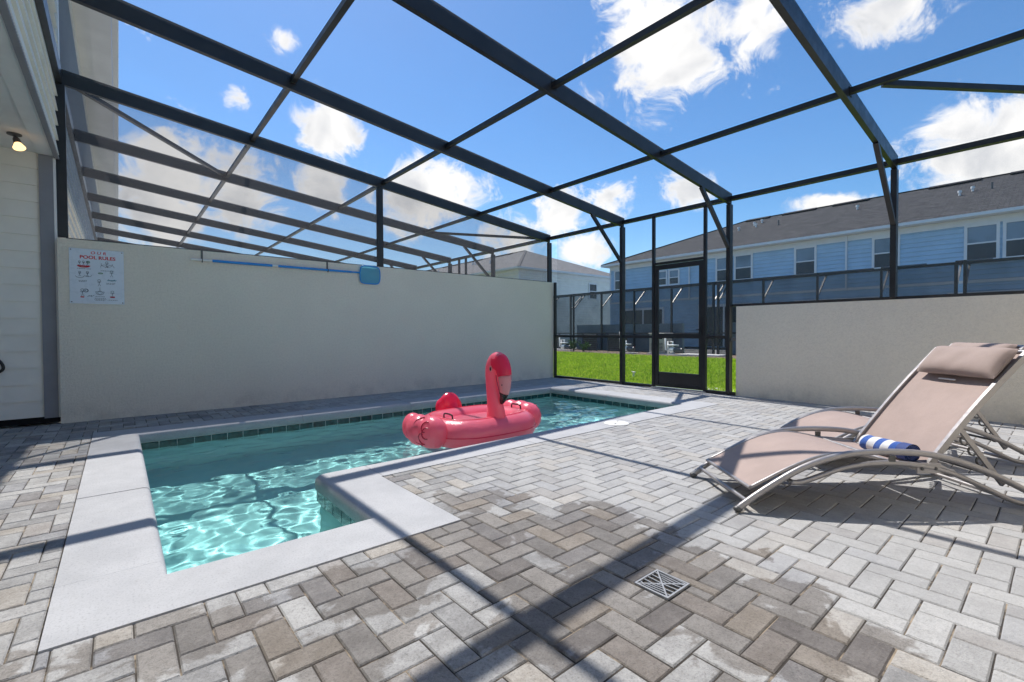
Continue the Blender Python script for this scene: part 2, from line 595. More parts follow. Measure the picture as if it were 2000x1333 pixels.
def link(name, me, parent=None, mat=None):
    o = bpy.data.objects.new(name, me)
    COL.objects.link(o)
    if parent is not None:
        o.parent = parent
        o.matrix_parent_inverse = Matrix()
        # parts are written in world coordinates when the thing stands at the origin
    if mat is not None and me is not None and not me.materials:
        me.materials.append(M[mat] if isinstance(mat, str) else mat)
    return o


def empty(name, loc=(0, 0, 0), rz=0.0):
    o = bpy.data.objects.new(name, None)
    COL.objects.link(o)
    o.empty_display_size = 0.1
    o.location = loc
    o.rotation_euler = (0, 0, rz)
    return o


class MB:
    """collects simple shapes into one mesh, optionally relative to an origin"""

    def __init__(self):
        self.v, self.f = [], []

    def add(self, vs, fs):
        b = len(self.v)
        self.v += [tuple(x) for x in vs]
        self.f += [tuple(i + b for i in f) for f in fs]
        return self

    def box(self, lo, hi):
        x0, y0, z0 = lo
        x1, y1, z1 = hi
        return self.add([(x0, y0, z0), (x1, y0, z0), (x1, y1, z0), (x0, y1, z0), (x0, y0, z1), (x1, y0, z1), (x1, y1, z1), (x0, y1, z1)],
                        [(0, 3, 2, 1), (4, 5, 6, 7), (0, 1, 5, 4), (1, 2, 6, 5), (2, 3, 7, 6), (3, 0, 4, 7)])

    def bar(self, a, b, w, d, up=(0, 0, 1)):
        a, b = Vector(a), Vector(b)
        t = (b - a).normalized()
        s = t.cross(Vector(up))
        if s.length < 1e-5:
            s = t.cross(Vector((0, 1, 0)))
        s.normalize()
        n = s.cross(t)
        vs = []
        for p in (a, b):
            for (i, j) in ((-1, -1), (1, -1), (1, 1), (-1, 1)):
                vs.append(p + s * (i * w / 2) + n * (j * d / 2))
        return self.add(vs, [(3, 2, 1, 0), (4, 5, 6, 7), (0, 1, 5, 4), (1, 2, 6, 5), (2, 3, 7, 6), (3, 0, 4, 7)])

    def tube(self, pts, r, seg=10, cap=True, flat=None):
        pts = [Vector(p) for p in pts]
        n = len(pts)
        rr = r if isinstance(r, (list, tuple)) else [r] * n
        tan = []
        for i in range(n):
            a = pts[max(0, i - 1)]
            b = pts[min(n - 1, i + 1)]
            tan.append((b - a).normalized())
        ref = Vector((0, 0, 1)) if abs(tan[0].z) < 0.9 else Vector((1, 0, 0))
        s = tan[0].cross(ref).normalized()
        vs = []
        for i in range(n):
            s = (s - tan[i] * s.dot(tan[i])).normalized()
            u = tan[i].cross(s)
            for k in range(seg):
                a = 2 * math.pi * k / seg
                vs.append(pts[i] + s * (math.cos(a) * rr[i]) + u * (math.sin(a) * rr[i]))
        fs = []
        for i in range(n - 1):
            for k in range(seg):
                k2 = (k + 1) % seg
                fs.append((i * seg + k, i * seg + k2, (i + 1) * seg + k2, (i + 1) * seg + k))
        if cap:
            fs.append(tuple(range(seg - 1, -1, -1)))
            fs.append(tuple(range((n - 1) * seg, n * seg)))
        return self.add(vs, fs)

    def lathe(self, prof, seg=20, c=(0, 0, 0)):
        vs, fs = [], []
        n = len(prof)
        for (r, z) in prof:
            for k in range(seg):
                a = 2 * math.pi * k / seg
                vs.append((c[0] + r * math.cos(a), c[1] + r * math.sin(a), c[2] + z))
        for i in range(n - 1):
            for k in range(seg):
                k2 = (k + 1) % seg
                fs.append((i * seg + k, i * seg + k2, (i + 1) * seg + k2, (i + 1) * seg + k))
        fs.append(tuple(range(seg - 1, -1, -1)))
        fs.append(tuple(range((n - 1) * seg, n * seg)))
        return self.add(vs, fs)

    def ell(self, c, r, nu=20, nv=12, power=2.0, rot=None):
        vs, fs = [], []

        def sp(x):
            return math.copysign(abs(x) ** (2.0 / power), x)
        for i in range(1, nv):
            th = math.pi * i / nv
            for k in range(nu):
                ph = 2 * math.pi * k / nu
                q = Vector((r[0] * sp(math.sin(th)) * sp(math.cos(ph)), r[1] * sp(math.sin(th)) * sp(math.sin(ph)), r[2] * sp(math.cos(th))))
                if rot:
                    q = rot @ q
                vs.append(Vector(c) + q)
        top = Vector((0, 0, r[2]))
        if rot:
            top = rot @ top
        vs += [Vector(c) + top, Vector(c) - top]
        T, Bt = len(vs) - 2, len(vs) - 1
        for i in range(nv - 2):
            for k in range(nu):
                k2 = (k + 1) % nu
                fs.append((i * nu + k, (i + 1) * nu + k, (i + 1) * nu + k2, i * nu + k2))
        for k in range(nu):
            k2 = (k + 1) % nu
            fs.append((T, k, k2))
            fs.append((Bt, (nv - 2) * nu + k2, (nv - 2) * nu + k))
        return self.add(vs, fs)

    def mesh(self, name, smooth=False):
        me = bpy.data.meshes.new(name)
        me.from_pydata(self.v, [], self.f)
        if smooth:
            me.polygons.foreach_set('use_smooth', [True] * len(me.polygons))
        me.update()
        return me

    def build(self, name, mat, parent=None, smooth=False, auto=None):
        me = self.mesh(name, smooth)
        o = link(name, me, parent, mat)
        if auto:
            me.set_sharp_from_angle(angle=R(auto))
        return o


def rel(pts, o):
    return [tuple(Vector(p) - Vector(o)) for p in pts]


def spline(pts, n):
    """Catmull-Rom through pts, n samples per span"""
    P = [Vector(p) for p in pts]
    P = [2 * P[0] - P[1]] + P + [2 * P[-1] - P[-2]]
    out = []
    for i in range(1, len(P) - 2):
        a, b, c, d = P[i - 1], P[i], P[i + 1], P[i + 2]
        for k in range(n):
            t = k / n
            out.append(0.5 * ((2 * b) + (c - a) * t + (2 * a - 5 * b + 4 * c - d) * t * t + (3 * b - a - 3 * c + d) * t ** 3))
    out.append(P[-2])
    return out


def slab(name, lo, hi, mat, parent=None, bev=0.0):
    o = MB().box(lo, hi).build(name, mat, parent)
    if bev:
        b = o.modifiers.new('bevel', 'BEVEL')
        b.width = bev
        b.segments = 2
    return o


# ================================================================== ground
g = MB()
g.add([(7.36, -40, -0.085), (21.0, -40, -0.085), (21.0, 70, -0.085), (7.36, 70, -0.085)], [(0, 1, 2, 3)])
tag(g.build('lawn', 'lawn'), 'bright green lawn between the screen enclosures', 'lawn', kind='structure')
g = MB()
g.add([(-600, -600, -1.75), (7.36, -600, -1.75), (7.36, 900, -1.75), (-600, 900, -1.75)], [(0, 1, 2, 3)])
g.add([(7.36, -600, -1.75), (7.36, 900, -1.75), (7.36, 900, -0.10), (7.36, -600, -0.10)], [(0, 1, 2, 3)])
g.add([(7.36, -600, -0.10), (900, -600, -0.10), (900, 900, -0.10), (7.36, 900, -0.10)], [(0, 1, 2, 3)])
tag(g.build('ground', 'earth'), 'sandy ground around the houses', 'ground', kind='structure')
tag(MB().box((-3.3, 7.43, -.3), (7.34, 40, -.02)).build('bounce_slab', 'concrete'), 'unseen pale slab beyond the tall stucco wall, added for neutral bounced light', 'patio', kind='structure')  # unseen slab, added to keep light bounced onto the soffit neutral

mul = MB()
nx, ny = 14, 150
vs = []
for i in range(nx + 1):
    for j in range(ny + 1):
        x = 17.25 + (19.95 - 17.25) * i / nx
        y = -14 + 44 * j / ny
        z = -0.075 + (0.03 + 0.05 * random.random()) * (0.15 if i in (0, nx) else 1)
        if i == 0:
            x += random.uniform(-.12, .12)
        vs.append((x, y, z))
mul.add(vs, [(i * (ny + 1) + j, (i + 1) * (ny + 1) + j, (i + 1) * (ny + 1) + j + 1, i * (ny + 1) + j + 1) for i in range(nx) for j in range(ny)])
tag(mul.build('mulch_bed', 'mulch'), 'brown mulch bed along the far screen enclosure', 'mulch bed', kind='structure')

# grass blades
gr = MB()
rnd = random.Random(3)
gv, gf = [], []
for k in range(110000):
    t = rnd.random()
    x = 7.42 + (17.3 - 7.42) * t ** 1.25
    y0, y1 = x * 0.40 - 0.3, x * 1.12 + 0.6
    y = rnd.uniform(y0, y1)
    h = rnd.uniform(0.04, 0.125)
    a = rnd.uniform(0, 6.283)
    w = rnd.uniform(0.008, 0.017) * (1 + 0.5 * t)
    lx, ly = rnd.uniform(-.05, .05), rnd.uniform(-.05, .05)
    b = len(gv)
    gv += [(x - math.cos(a) * w, y - math.sin(a) * w, -0.087), (x + math.cos(a) * w, y + math.sin(a) * w, -0.087), (x + lx, y + ly, -0.087 + h)]
    gf.append((b, b + 1, b + 2))
gr.v, gr.f = gv, gf
tag(gr.build('grass', 'grass'), 'short bright green grass blades of the lawn', 'grass', kind='stuff')

tag(slab('door_landing', (7.37, 3.15, -0.12), (8.35, 4.35, -0.035), 'concrete', bev=0.01), 'pale concrete landing outside the screen door', 'landing', kind='structure')

# ================================================================== pool
IN = [(0.145, 2.43), (1.03, 2.43), (1.03, 3.42), (5.93, 3.42), (5.93, 5.97), (0.145, 5.97)]
CW = 0.355
OUTV = [(-1, -1), (1, -1), (1, -1), (1, -1), (1, 1), (-1, 1)]
WATER_Z = -0.150
FLOOR_Z = -1.15

# stations along the loop: (point, offset vector per metre of depth)
st = []
rr_ = 0.07
for i, (p, o) in enumerate(zip(IN, OUTV)):
    if i == 2:
        cx, cyy = p[0] + rr_, p[1] - rr_
        oc = (p[0] + CW, p[1] - CW)
        for k in range(7):
            a = R(180 - 15 * k)
            q = (cx + rr_ * math.cos(a), cyy + rr_ * math.sin(a))
            st.append((q, ((oc[0] - q[0]) / CW, (oc[1] - q[1]) / CW), i))
    else:
        st.append((p, o, i))
NRM = {(5, 0): (-1, 0), (0, 1): (0, -1), (1, 2): (1, 0), (2, 3): (0, -1), (3, 4): (1, 0), (4, 5): (0, 1)}
CUTS = {(5, 0): [5.2, 3.85, 2.56], (0, 1): [], (1, 2): [], (2, 3): [1.40, 2.85, 4.35], (3, 4): [4.7], (4, 5): [4.6, 3.15, 1.7]}
PROF = [(0.022, -0.098), (0.006, -0.098), (0.0, -0.088), (0.0, -0.035), (0.006, -0.018), (0.017, -0.006), (0.034, 0.0), (CW, 0.0), (CW, -0.11), (0.022, -0.11)]
loop = []   # full list of stations with cut markers
ns = len(st)
for k in range(ns):
    (p, o, i), (p2, o2, i2) = st[k], st[(k + 1) % ns]
    loop.append((p, o, False))
    if i != i2:
        ax = 0 if NRM[(i, i2)][0] == 0 else 1
        cs = sorted(CUTS[(i, i2)], reverse=p2[ax] < p[ax])
        for c in cs:
            q = (c, p[1]) if ax == 0 else (p[0], c)
            loop.append((q, NRM[(i, i2)], True))
pool = empty('pool', (0, 0, 0))
tag(pool, 'small plunge pool with pale coping and dark green waterline tiles', 'pool', kind='structure')
first = next(k for k, s in enumerate(loop) if s[2])
loop = loop[first:] + loop[:first + 1]
runs, cur = [], [loop[0]]
for s in loop[1:]:
    cur.append(s)
    if s[2]:
        runs.append(cur)
        cur = [s]
for r_ in runs:
    mb = MB()
    vs, fs = [], []
    n = len(PROF)
    stn = []
    for j, (p, o, c) in enumerate(r_):
        p = Vector((p[0], p[1]))
        if j == 0:
            p += (Vector(r_[1][0]) - p).normalized() * 0.0022
        if j == len(r_) - 1:
            p += (Vector(r_[-2][0]) - p).normalized() * 0.0022
        stn.append((p, o))
    jig = random.uniform(-.0015, .0015)
    for (p, o) in stn:
        for (d, z) in PROF:
            vs.append((p.x + o[0] * d, p.y + o[1] * d, z + jig))
    for a in range(len(stn) - 1):
        for b in range(n):
            b2 = (b + 1) % n
            fs.append((a * n + b, (a + 1) * n + b, (a + 1) * n + b2, a * n + b2))
    fs.append(tuple(range(n)))
    fs.append(tuple(range((len(stn) - 1) * n + n - 1, (len(stn) - 1) * n - 1, -1)))
    mb.add(vs, fs)
    o = mb.build('coping_slab', 'coping', pool, smooth=True, auto=50)
    bm = bmesh.new()
    bm.from_mesh(o.data)
    bmesh.ops.recalc_face_normals(bm, faces=bm.faces)
    bm.to_mesh(o.data)
    bm.free()

# basin walls and floor
wp = [(p[0] + o[0] * 0.028, p[1] + o[1] * 0.028) for (p, o, i) in st]
bs = MB()
n = len(wp)
bs.add([(x, y, -0.09) for x, y in wp] + [(x, y, FLOOR_Z - 0.01) for x, y in wp],
       [(k, k + n, (k + 1) % n + n, (k + 1) % n) for k in range(n)])
basin = bs.build('basin_wall', 'plaster', pool)
basin.cycles.is_caustics_receiver = True
fl = MB()
fl.add([(0.05, 2.35, FLOOR_Z), (1.12, 2.35, FLOOR_Z), (1.12, 3.33, FLOOR_Z), (6.02, 3.33, FLOOR_Z), (6.02, 6.06, FLOOR_Z), (0.05, 6.06, FLOOR_Z), (0.05, 3.33, FLOOR_Z)],
       [(0, 1, 2, 6), (6, 2, 3, 4, 5)])
flo = fl.build('basin_floor', 'plaster', pool)
flo.cycles.is_caustics_receiver = True
for (lo, hi) in (((0.10, 2.38, FLOOR_Z + .002), (1.045, 2.78, -0.44)), ((0.10, 2.78, FLOOR_Z + .002), (1.045, 3.14, -0.78))):
    s = slab('entry_step', lo, hi, 'plaster', pool, bev=0.02)
    s.cycles.is_caustics_receiver = True
# waterline tiles
tw = 0.152
tm = MB()
tm.add([(-tw / 2 + .003, 0, -.149), (tw / 2 - .003, 0, -.149), (tw / 2 - .003, 0, 0), (-tw / 2 + .003, 0, 0),
        (-tw / 2 + .006, -.005, -.146), (tw / 2 - .006, -.005, -.146), (tw / 2 - .006, -.005, -.003), (-tw / 2 + .006, -.005, -.003)],
       [(4, 5, 6, 7), (0, 1, 5, 4), (1, 2, 6, 5), (2, 3, 7, 6), (3, 0, 4, 7)])
tile_me = tm.mesh('tile')
tile_me.materials.append(M['tile'])
wi = [(0.123, 2.408), (1.052, 2.408), (1.052, 3.398), (5.952, 3.398), (5.952, 5.992), (0.123, 5.992)]
for k in range(6):
    a, b = Vector(wi[k]), Vector(wi[(k + 1) % 6])
    L = (b - a).length
    cnt = int(L / tw)
    e = (b - a) / L
    nrm = Vector((-e.y, e.x))          # towards the water
    ang = math.atan2(-nrm.x * -1, nrm.y * -1)
    # grout bed behind the tiles
    gb = MB()
    q = [a + nrm * 0.001, b + nrm * 0.001]
    gb.add([(q[0].x, q[0].y, -0.262), (q[1].x, q[1].y, -0.262), (q[1].x, q[1].y, -0.0985), (q[0].x, q[0].y, -0.0985)], [(0, 1, 2, 3)])
    gb.build('grout_bed', 'grout', pool)
    off = (L - cnt * tw) / 2
    for j in range(cnt):
        c = a + e * (off + tw * (j + .5)) + nrm * 0.0012
        o = bpy.data.objects.new('tile', tile_me)
        COL.objects.link(o)
        o.parent = pool
        o.location = (c.x, c.y, -0.106)
        o.rotation_euler = (0, 0, math.atan2(e.y, e.x) + math.pi)
        o.rotation_euler = (0, 0, math.atan2(-e.y, -e.x))
        # local -Y must face the water
        loc_y = Vector((-math.sin(o.rotation_euler[2]), math.cos(o.rotation_euler[2])))
        if loc_y.dot(nrm) > 0:
            o.rotation_euler[2] += math.pi

# water
wr = random.Random(11)
WV = []
for i in range(46):
    a = wr.gauss(0.55, 1.25)
    l = wr.uniform(.09, .38)
    WV.append((math.cos(a) * 6.283 / l, math.sin(a) * 6.283 / l, wr.uniform(0, 6.283), 0.0020 * l))
cs = 0.021
xs = [0.128 + cs * i for i in range(int((5.948 - 0.128) / cs) + 1)]
ys = [2.412 + cs * i for i in range(int((5.988 - 2.412) / cs) + 1)]
xs[-1], ys[-1] = 5.948, 5.988
idx, wv_, wf = {}, [], []


def wvert(i, j):
    if (i, j) not in idx:
        x, y = xs[i], ys[j]
        z = WATER_Z + sum(A * math.sin(kx * x + ky * y + p) for kx, ky, p, A in WV) * (1.0 + 0.6 * math.exp(-((x - 4.9) ** 2 + (y - 4.6) ** 2) / 0.9))
        idx[(i, j)] = len(wv_)
        wv_.append((x, y, z))
    return idx[(i, j)]


for i in range(len(xs) - 1):
    for j in range(len(ys) - 1):
        if ys[j] < 3.398 and xs[i] > 1.045:
            continue
        wf.append((wvert(i, j), wvert(i + 1, j), wvert(i + 1, j + 1), wvert(i, j + 1)))
wmb = MB()
wmb.v, wmb.f = wv_, wf
water = wmb.build('pool_water', 'water', smooth=True)
water.cycles.is_caustics_caster = True
tag(water, 'clear teal pool water rippling in the sun', 'water', kind='structure')

# skimmer lid
sk = empty('skimmer_cover', (4.13, 3.15, 0.0))
tag(sk, 'round white plastic skimmer cover set beside the pool coping', 'cover')
MB().lathe([(0.135, -0.02), (0.135, 0.004), (0.128, 0.007), (0.112, 0.007)], 32).build('rim', 'plastic', sk)
MB().lathe([(0.109, -0.015), (0.109, 0.008), (0.10, 0.010), (0.001, 0.011)], 32).build('cover', 'plastic', sk)
for a in (0.5, 3.64):
    MB().lathe([(0.010, 0.010), (0.010, 0.0118)], 10, (0.075 * math.cos(a), 0.075 * math.sin(a), 0)).build('finger_hole', 'dark', sk)

# ================================================================== patio
patio = empty('patio', (0, 0, 0))
tag(patio, 'herringbone patio of grey and tan concrete pavers', 'patio', kind='structure')
OUTL = [(-0.21 - .004, 2.075 - .004), (1.385 + .004, 2.075 - .004), (1.385 + .004, 3.065 - .004), (6.285 + .004, 3.065 - .004), (6.285 + .004, 6.325 + .004), (-0.21 - .004, 6.325 + .004)]
# joint sand bed around the pool: strips
sb = MB()
ZB = -0.0085
for (x0, x1, y0, y1) in ((-3.2, 7.34, -.8, 2.071), (-3.2, -0.214, 2.071, 7.34), (1.389, 7.34, 2.071, 3.061), (6.289, 7.34, 3.061, 7.34), (-0.214, 6.289, 6.329, 7.34)):
    sb.add([(x0, y0, ZB), (x1, y0, ZB), (x1, y1, ZB), (x0, y1, ZB)], [(0, 1, 2, 3)])
sb.build('joint_sand', 'sand', patio)

PX, PY, OX, OY = 0.1024, 0.1022, 1.355, 1.257
HOLES = [(-0.214, 1.389, 2.071, 3.061), (-0.214, 6.289, 3.061, 6.329), (1.553, 1.718, 0.948, 1.104)]
BND = (-3.2, 7.33, -.75, 7.25)
pr = random.Random(21)
PAL = [((0.37, 0.367, 0.362), 5), ((0.30, 0.298, 0.297), 3), ((0.41, 0.375, 0.33), 2.2), ((0.235, 0.225, 0.225), 1.4), ((0.45, 0.445, 0.435), 3.6), ((0.33, 0.305, 0.285), 1.6), ((0.31, 0.312, 0.325), 1.8)]
tot = sum(w for _, w in PAL)


def pick_col():
    u = pr.random() * tot
    for c, w in PAL:
        u -= w
        if u <= 0:
            k = pr.uniform(0.9, 1.1)
            return tuple(x * k for x in c)
    return PAL[0][0]


def subtract(rect):
    out = [rect]
    for (hx0, hx1, hy0, hy1) in HOLES:
        nxt = []
        for (a, b, c, d) in out:
            if b <= hx0 or a >= hx1 or d <= hy0 or c >= hy1:
                nxt.append((a, b, c, d))
                continue
            if a < hx0:
                nxt.append((a, hx0, c, d))
            if b > hx1:
                nxt.append((hx1, b, c, d))
            a2, b2 = max(a, hx0), min(b, hx1)
            if c < hy0:
                nxt.append((a2, b2, c, hy0))
            if d > hy1:
                nxt.append((a2, b2, hy1, d))
        out = nxt
    return [r for r in out if r[1] - r[0] > 0.018 and r[3] - r[2] > 0.018]


def paver_shape(hx, hy):
    c, g_ = 0.0048, 0.0022
    ax, ay = hx - g_, hy - g_
    bx, by = ax - c, ay - c
    vs = [(-ax, -ay, -.045), (ax, -ay, -.045), (ax, ay, -.045), (-ax, ay, -.045), (-ax, -ay, -.0045), (ax, -ay, -.0045), (ax, ay, -.0045), (-ax, ay, -.0045),
          (-bx, -by, 0), (bx, -by, 0), (bx, by, 0), (-bx, by, 0)]
    fs = [(8, 9, 10, 11), (4, 5, 9, 8), (5, 6, 10, 9), (6, 7, 11, 10), (7, 4, 8, 11), (0, 1, 5, 4), (1, 2, 6, 5), (2, 3, 7, 6), (3, 0, 4, 7)]
    return vs, fs


pieces = []
for i in range(int((BND[0] - OX) / PX) - 2, int((BND[1] - OX) / PX) + 3):
    for j in range(int((BND[2] - OY) / PY) - 2, int((BND[3] - OY) / PY) + 3):
        k = (i - j) % 4
        if k == 0:
            rct = (OX + i * PX, OX + (i + 2) * PX, OY + j * PY, OY + (j + 1) * PY)
        elif k == 3:
            rct = (OX + i * PX, OX + (i + 1) * PX, OY + j * PY, OY + (j + 2) * PY)
        else:
            continue
        a, b, c, d = max(rct[0], BND[0]), min(rct[1], BND[1]), max(rct[2], BND[2]), min(rct[3], BND[3])
        if b - a < 0.018 or d - c < 0.018:
            continue
        for r_ in subtract((a, b, c, d)):
            pieces.append((r_, pick_col()))
scored = []
for (r_, c) in pieces:
    pts = [proj((r_[p], r_[q], 0)) for p, q in ((0, 2), (1, 2), (1, 3), (0, 3))]
    sc_ = 0
    if all(pts):
        cx = sum(p[0] for p in pts) / 4
        cyy = sum(p[1] for p in pts) / 4
        if -30 < cx < 2030 and cyy < 1370:
            sc_ = abs(sum(pts[k][0] * pts[(k + 1) % 4][1] - pts[(k + 1) % 4][0] * pts[k][1] for k in range(4))) / 2
    scored.append((sc_, r_, c))
scored.sort(key=lambda t: -t[0])
shared = {}
fv, ff, fc = [], [], []
for n_, (s_, r_, c) in enumerate(scored):
    hx, hy = (r_[1] - r_[0]) / 2, (r_[3] - r_[2]) / 2
    ctr = ((r_[0] + r_[1]) / 2, (r_[2] + r_[3]) / 2)
    z = -0.0035 + pr.uniform(-.0014, .0014)
    tx, ty, rz = pr.uniform(-.007, .007), pr.uniform(-.007, .007), pr.uniform(-.006, .006)
    if n_ < 300 and s_ > 0:
        key = (round(hx, 3), round(hy, 3))
        if key not in shared:
            vs, fs = paver_shape(hx, hy)
            me = bpy.data.meshes.new('paver')
            me.from_pydata(vs, [], fs)
            me.materials.append(M['paver'])
            shared[key] = me
        o = bpy.data.objects.new('paver', shared[key])
        COL.objects.link(o)
        o.parent = patio
        o.location = (*ctr, z)
        o.rotation_euler = (tx, ty, rz)
        o.color = (*c, 1)
    else:
        vs, fs = paver_shape(hx, hy)
        b = len(fv)
        fv += [(ctr[0] + x, ctr[1] + y, z + w + x * ty * -1 + y * tx) for x, y, w in vs]
        ff += [tuple(q + b for q in f) for f in fs]
        fc += [(*c, pr.random())] * len(vs)
fm = bpy.data.meshes.new('paver_field')
fm.from_pydata(fv, [], ff)
fm.materials.append(M['paver_f'])
at_ = fm.color_attributes.new('pc', 'FLOAT_COLOR', 'POINT')
at_.data.foreach_set('color', [x for c in fc for x in c])
tag(link('paver_field', fm, patio), kind='stuff')

# drain
dr = empty('floor_drain', (1.6355, 1.026, 0.0))
tag(dr, 'square grey drain grate set in the pavers', 'drain')
slab('well', (-.078, -.073, -.045), (.078, .073, -.03), 'dark', dr)
fr = MB()
for (lo, hi) in (((-.079, -.074, -.03), (.079, -.067, .001)), ((-.079, .067, -.03), (.079, .074, .001)), ((-.079, -.067, -.03), (-.072, .067, .001)), ((.072, -.067, -.03), (.079, .067, .001))):
    fr.box(lo, hi)
fr.build('frame', 'steel', dr)
cr = MB()
cr.bar((-.072, -.067, -.003), (.072, .067, -.003), .006, .006)
cr.bar((-.072, .067, -.0045), (.072, -.067, -.0045), .006, .006)
cr.build('cross_rib', 'steel', dr)
for q in range(4):
    for k in range(1, 6):
        u = k * 0.0128
        if q % 2 == 0:
            sg = 1 if q == 0 else -1
            a, b = (sg * u * 1.07, -u + .003, -.004), (sg * u * 1.07 + sg * .006, u - .003, -.004)
        else:
            sg = 1 if q == 1 else -1
            w_ = -.066 + 0.0264 * (k - .5)
            a, b = (w_, sg * (abs(w_) * .93 + .003), -.004), (w_ + .004, sg * .067, -.004)
        if (Vector(a) - Vector(b)).length > .006:
            MB().bar(a, b, .0046, .006).build('slat', 'steel', dr)

# ================================================================== walls
wl = empty('stucco_wall', (0, 0, 0))
tag(wl, 'tall sand stucco privacy wall behind the pool, carrying the pool rules sign', 'wall')
slab('wall_body', (-0.505, 7.25, -0.05), (7.285, 7.42, 2.070), 'stucco', wl)
slab('wall_pier', (-0.5055, 7.2475, -0.05), (-0.405, 7.252, 2.0705), 'stucco', wl)
wr_ = empty('stucco_wall', (0, 0, 0))
tag(wr_, 'low sand stucco wall behind the sun loungers', 'wall')
slab('wall_body', (7.285, -.95, -0.05), (7.43, 3.295, 1.375), 'stucco', wr_)

ws_ = empty('stucco_wall', (0, 0, 0))
tag(ws_, 'tall sand stucco wall out of view on the lounger side, added to bounce sunlight', 'wall')
slab('wall_body', (-0.505, -.95, -0.05), (7.284, -.75, 2.070), 'stucco', ws_)  # out of view, added so its sunlit face throws light back

# ================================================================== screen enclosures


def zr(x):
    return 3.045 + 0.1125 * (7.3 - x)


PUR = [1.48, 3.42, 5.37]
XB, XF = -0.47, 7.30


def roof(thing, beams, purl_ext, panel='screen'):
    for y in beams:
        MB().bar((XB, y, zr(XB)), (XF + .02, y, zr(XF)), .052, .165).build('roof_beam', 'frame', thing)
    for a, b in zip(beams[:-1], beams[1:]):
        lo, hi = min(a, b) + .027, max(a, b) - .027
        for x in PUR:
            MB().bar((x, lo, zr(x) + .012), (x, hi, zr(x) + .012), .052, .055).build('purlin', 'frame', thing)
        xs_ = [XB] + PUR + [XF]
        for x0, x1 in zip(xs_[:-1], xs_[1:]):
            mb = MB()
            e = .026
            mb.add([(x0 + e, lo, zr(x0 + e) + .05), (x1 - e, lo, zr(x1 - e) + .05), (x1 - e, hi, zr(x1 - e) + .05), (x0 + e, hi, zr(x0 + e) + .05)], [(0, 1, 2, 3)])
            mb.build('screen_panel', panel, thing)


def clips(thing, beams):
    for y in beams:
        for x in PUR:
            for sd in (-1, 1):
                mb = MB().box((x - .040, y + sd * .0285 - .0022, zr(x) - .034), (x + .040, y + sd * .0285 + .0022, zr(x) + .050))
                mb.build('joint_clip', 'black', thing)


def plane_x(thing, x, y0, y1, z0, z1, mat='screen', name='screen_panel'):
    return MB().add([(x, y0, z0), (x, y1, z0), (x, y1, z1), (x, y0, z1)], [(0, 1, 2, 3)]).build(name, mat, thing)


def plane_y(thing, y, x0, x1, z0, z1, mat='screen'):
    return MB().add([(x0, y, z0), (x1, y, z0), (x1, y, z1), (x0, y, z1)], [(0, 1, 2, 3)]).build('screen_panel', mat, thing)


cage = empty('screen_enclosure', (0, 0, 0))
tag(cage, 'dark bronze pool screen enclosure over the patio with a screen door', 'enclosure')
B = [7.40, 5.43, 3.41, 1.39, -0.62]
roof(cage, B, None)
clips(cage, B)
ZT = zr(XF) - 0.0


def post(thing, y, z0, z1, w=.05, d=.10, x=XF, name='post'):
    return slab(name, (x - d / 2, y - w / 2, z0), (x + d / 2, y + w / 2, z1), 'frame', thing, bev=.003)


# front plate in bay lengths
for a, b in ((7.36, 5.457), (5.403, 3.437), (3.383, 1.417), (1.363, -.593)):
    slab('eave_plate', (XF - .045, b, ZT - .030), (XF + .045, a, ZT + .032), 'frame', cage)
post(cage, 7.385, 2.075, ZT - .09, .055, .10)
post(cage, 7.20, -.01, 2.068, .05, .05, XF - .010)
for y, z0 in ((5.43, 0.0), (3.41, 0.0), (1.39, 1.40)):
    post(cage, y, z0, ZT - .085, .062, .10)
post(cage, -.62, 1.40, ZT - .085, .062, .10)
for y in (4.755, 3.80):
    post(cage, y, 0.0, ZT - .031, .045, .055, name='door_jamb')
slab('door_header', (XF - .026, 3.824, 2.165), (XF + .026, 4.731, 2.205), 'frame', cage)
# channels and chair rails
for a, b in ((7.174, 5.462), (5.398, 4.779), (3.776, 3.442)):
    slab('chair_rail', (XF - .025, b, .875), (XF + .025, a, .925), 'frame', cage)
    slab('base_channel', (XF - .025, b, -.004), (XF + .025, a, .045), 'frame', cage)
    plane_x(cage, XF, b, a, .045, .875)
slab('cap_channel', (7.31, -.58, 1.376), (7.36, 3.375, 1.412), 'frame', cage)
slab('wall_channel', (-.44, 7.375, 2.0715), (7.24, 7.42, 2.098), 'frame', cage)
slab('edge_channel', (7.262, 3.297, 0.0), (7.284, 3.375, .05), 'frame', cage)
slab('wall_receiver', (7.287, 3.3, .84), (7.312, 3.378, .89), 'frame2', cage)
# upright panels above the rail
for a, b, z0 in ((7.15, 5.462, .925), (5.398, 4.779, .925), (4.731, 3.824, 2.205), (3.776, 3.442, .925), (3.378, 1.422, 1.412), (1.358, -.588, 1.412)):
    plane_x(cage, XF, b, a, z0, ZT - .03)
# side over the tall wall
for x in (XB, 3.36):
    slab('post', (x - .05, 7.372, 2.099), (x + .05, 7.428, zr(x) - .085), 'frame', cage, bev=.003)
for x0, x1 in ((XB + .05, 3.31), (3.41, 7.25)):
    MB().add([(x0, 7.40, 2.098), (x1, 7.40, 2.098), (x1, 7.40, zr(x1) - .08), (x0, 7.40, zr(x0) - .08)], [(0, 1, 2, 3)]).build('screen_panel', 'screen_s', cage)
# gutter plate on the house
slab('house_plate', (-.499, -2.0, zr(XB) - .085), (-.445, 7.37, zr(XB) + .085), 'frame', cage)
# knee braces
for y in (5.43, 3.41, 1.39):
    MB().bar((XF - .04, y, 2.30), (6.42, y, zr(6.42) - .075), .05, .05).build('knee_brace', 'frame', cage)
MB().bar((5.40, 1.12, zr(5.40)), (7.27, -.62, zr(7.27) + .02), .05, .05).build('wind_brace', 'frame', cage)

